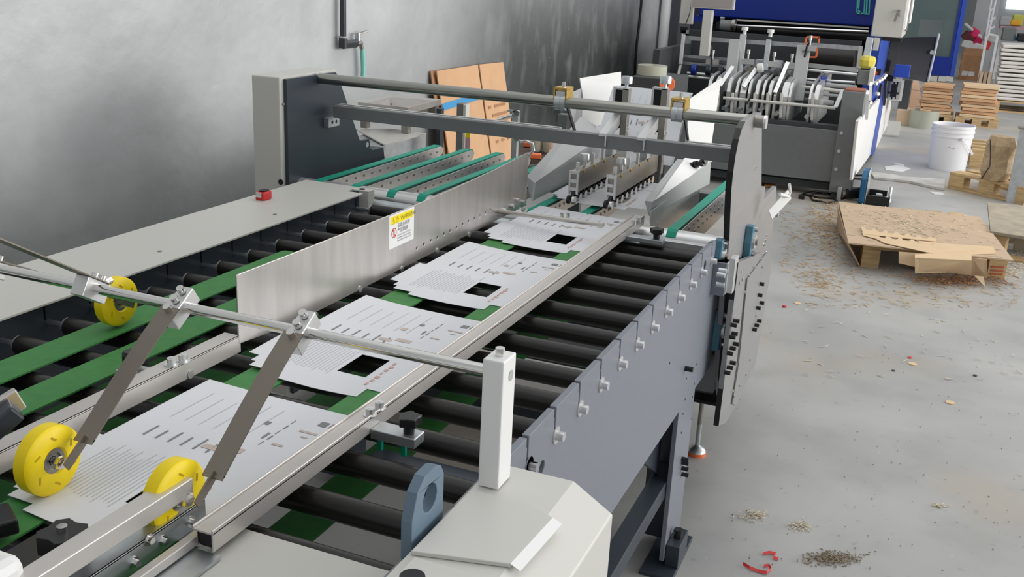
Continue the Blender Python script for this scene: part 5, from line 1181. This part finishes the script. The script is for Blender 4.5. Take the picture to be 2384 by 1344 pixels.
# ------------------------------------------------------------------ steel basin, side table and posts behind the left plate
sk = [at(*p, z=.93) for p in ((833, 238), (905, 221), (1028, 231), (950, 251))]
SK = thing('steel_basin', 'shallow stainless steel basin on a bench behind the dark side plate', 'basin', (sum(p.x for p in sk)/4, sum(p.y for p in sk)/4, .8))
cn = sum((Vector((p.x, p.y, 0)) for p in sk), Vector())/4
inn = [Vector((p.x, p.y, 0))*.82+cn*.18 for p in sk]; bot = [Vector((p.x, p.y, 0))*.62+cn*.38 for p in sk]
g = G()
for i in range(4):
    j = (i+1) % 4; o0, o1, i0, i1, k0_, k1 = sk[i], sk[j], inn[i], inn[j], bot[i], bot[j]
    g.quad((o0.x, o0.y, .93), (o1.x, o1.y, .93), (i1.x, i1.y, .925), (i0.x, i0.y, .925)); g.quad((i0.x, i0.y, .925), (i1.x, i1.y, .925), (k1.x, k1.y, .86), (k0_.x, k0_.y, .86)); g.quad((o0.x, o0.y, .93), (o0.x, o0.y, .905), (o1.x, o1.y, .905), (o1.x, o1.y, .93))
g.quad(*[(p.x, p.y, .86) for p in bot]); g.link('basin', 'steel', SK)
for i in range(4): p = inn[i]; G().box((p.x-.015, p.y-.015, .822), (p.x+.015, p.y+.015, .90)).link('leg', 'steel_dark', SK)
tt = [at(*p, z=.82) for p in ((828, 300), (915, 300), (993, 310), (896, 337))]
ST = thing('side_table', 'beige topped metal unit beside the left belt lanes', 'table', (tt[3].x-.1, tt[3].y, 0))
G().prism([(p.x, p.y) for p in tt], 'z', .815, .82).link('table_top', 'cream', ST)
tm = tt[3]; td = (tt[2]-tt[3]).normalized()
G().obox(Vector((tm.x, tm.y, .41))+td*.20+Vector((-.12, .0, 0)), td*.19, (-.10, 0, 0), (0, 0, .40)).link('metal_box', 'zinc', ST, bevel=.003)
G().box((tt[2].x-.06, tt[2].y-.1, .3), (tt[2].x-.03, tt[2].y-.06, .815)).link('table_leg', 'cream2', ST)
def post(px, y0, y1, y, w, name, m, label, cat, mm=None):
    a, b = at(px, y0, y=y), at(px, y1, y=y); G().box((a.x-w/2, y, 0), (a.x+w/2, y+.03, a.z)).link(name, m, None, label=label, cat=cat, bevel=.002)
post(1021, 253, 350, 3.75, .022, 'dark_post', 'slate_dark', 'slim dark post in front of the leaning cartons', 'post')
PO = thing('sensor_post', 'dark upright bracket with a white edge and yellow sticker before the cartons', 'bracket', (-1.75, 4.1, 0))
a, b = at(1063, 240, y=4.1), at(1078, 345, y=4.1)
G().box((a.x, 4.1, 0), (at(1077, 300, y=4.1).x, 4.14, a.z)).link('upright', 'grey_paint', PO, bevel=.004); xx = at(1077, 300, y=4.1).x
G().box((xx, 4.10, 0), (xx+.012, 4.14, a.z-.005)).link('white_edge', 'cream2', PO)
s0, s1 = at(1080, 308, y=4.08), at(1091, 322, y=4.08); G().box((s0.x, 4.095, s1.z), (s1.x, 4.099, s0.z)).link('yellow_sticker', 'sticker_yellow', PO)
G().box((s0.x, 4.095, s1.z-.05), (s1.x, 4.099, s1.z)).link('printed_label', 'pink_label', PO)
RC = thing('rod_clamp', 'silver clamp post with a horizontal rod near the leaning cartons', 'clamp', (-1.35, 3.7, 0))
y = 3.62
a, b = at(1200, 258, y=y), at(1196, 350, y=y)
G().box((a.x-.012, y, b.z-.1), (a.x+.012, y+.02, a.z)).link('clamp_post', 'alu', RC, bevel=.001); G().box((a.x-.035, y, a.z-.006), (a.x+.01, y+.02, a.z)).link('clamp_cap', 'alu', RC)
G().cyl(at(1160, 279, y=y+.1), at(1196, 268, y=y), .008, 10).link('clamp_rod', 'chrome', RC, smooth=True)
for pyy in (263, 322): p = at(1205, pyy, y=y-.002); G().cyl(p, p-Vector((0, .012, 0)), .011, 12).link('clamp_screw', 'chrome', RC, smooth=True)
# workbench clutter seen under the square bar
wb = [at(*p, z=.70) for p in ((1205, 330), (1335, 335), (1345, 372), (1200, 372))]
WB = thing('workbench', 'dark brown bench under the square bar holding cups and orange bits', 'table', (wb[0].x, wb[0].y, 0))
G().prism([(p.x, p.y) for p in wb], 'z', .68, .70).link('bench_top', mat('dark_wood', (.06, .035, .025), .6), WB)
for p in wb: G().box((p.x-.0, p.y-.03, 0), (p.x+.03, p.y, .68)).link('leg', 'dark_grey', WB)
for (px, py, r_, lab) in ((1248, 352, .035, 'smaller ivory cup on the dark bench under the square bar'), (1280, 354, .045, 'wider ivory cup on the dark bench, nearer the hopper')):
    p = at(px, py, z=.70); G().lathe([(0, .001), (r_*.7, .001), (r_, .06), (r_*.93, .06), (r_*.65, .008), (0, .008)], (p.x, p.y, .70), (0, 0, 1), 20).link('cup', mat('ivory', (.62, .6, .48), .5), None, label=lab, cat='cup', smooth=True)
for k, (px, py) in enumerate(((1235, 342), (1293, 362), (1243, 369))):
    p = at(px, py, z=.70); G().obox((p.x, p.y, .712), (.03, .01, 0), (-.008, .02, 0), (0, 0, .01)).link('orange_clip', 'orange', None, label=('orange clip nearest the clamp post on the dark bench', 'orange-red clip just right of the ivory cups', 'orange clip nearest the front of the dark bench')[k], cat='clip', bevel=.003)
G().tube([at(*p, y=3.7) for p in ((1228, 366), (1243, 350), (1240, 335), (1225, 328), (1212, 330))], .006, 8).link('grey_hose', 'alu', None, label='short curved grey hose behind the end of the belt lanes', cat='hose', smooth=True)
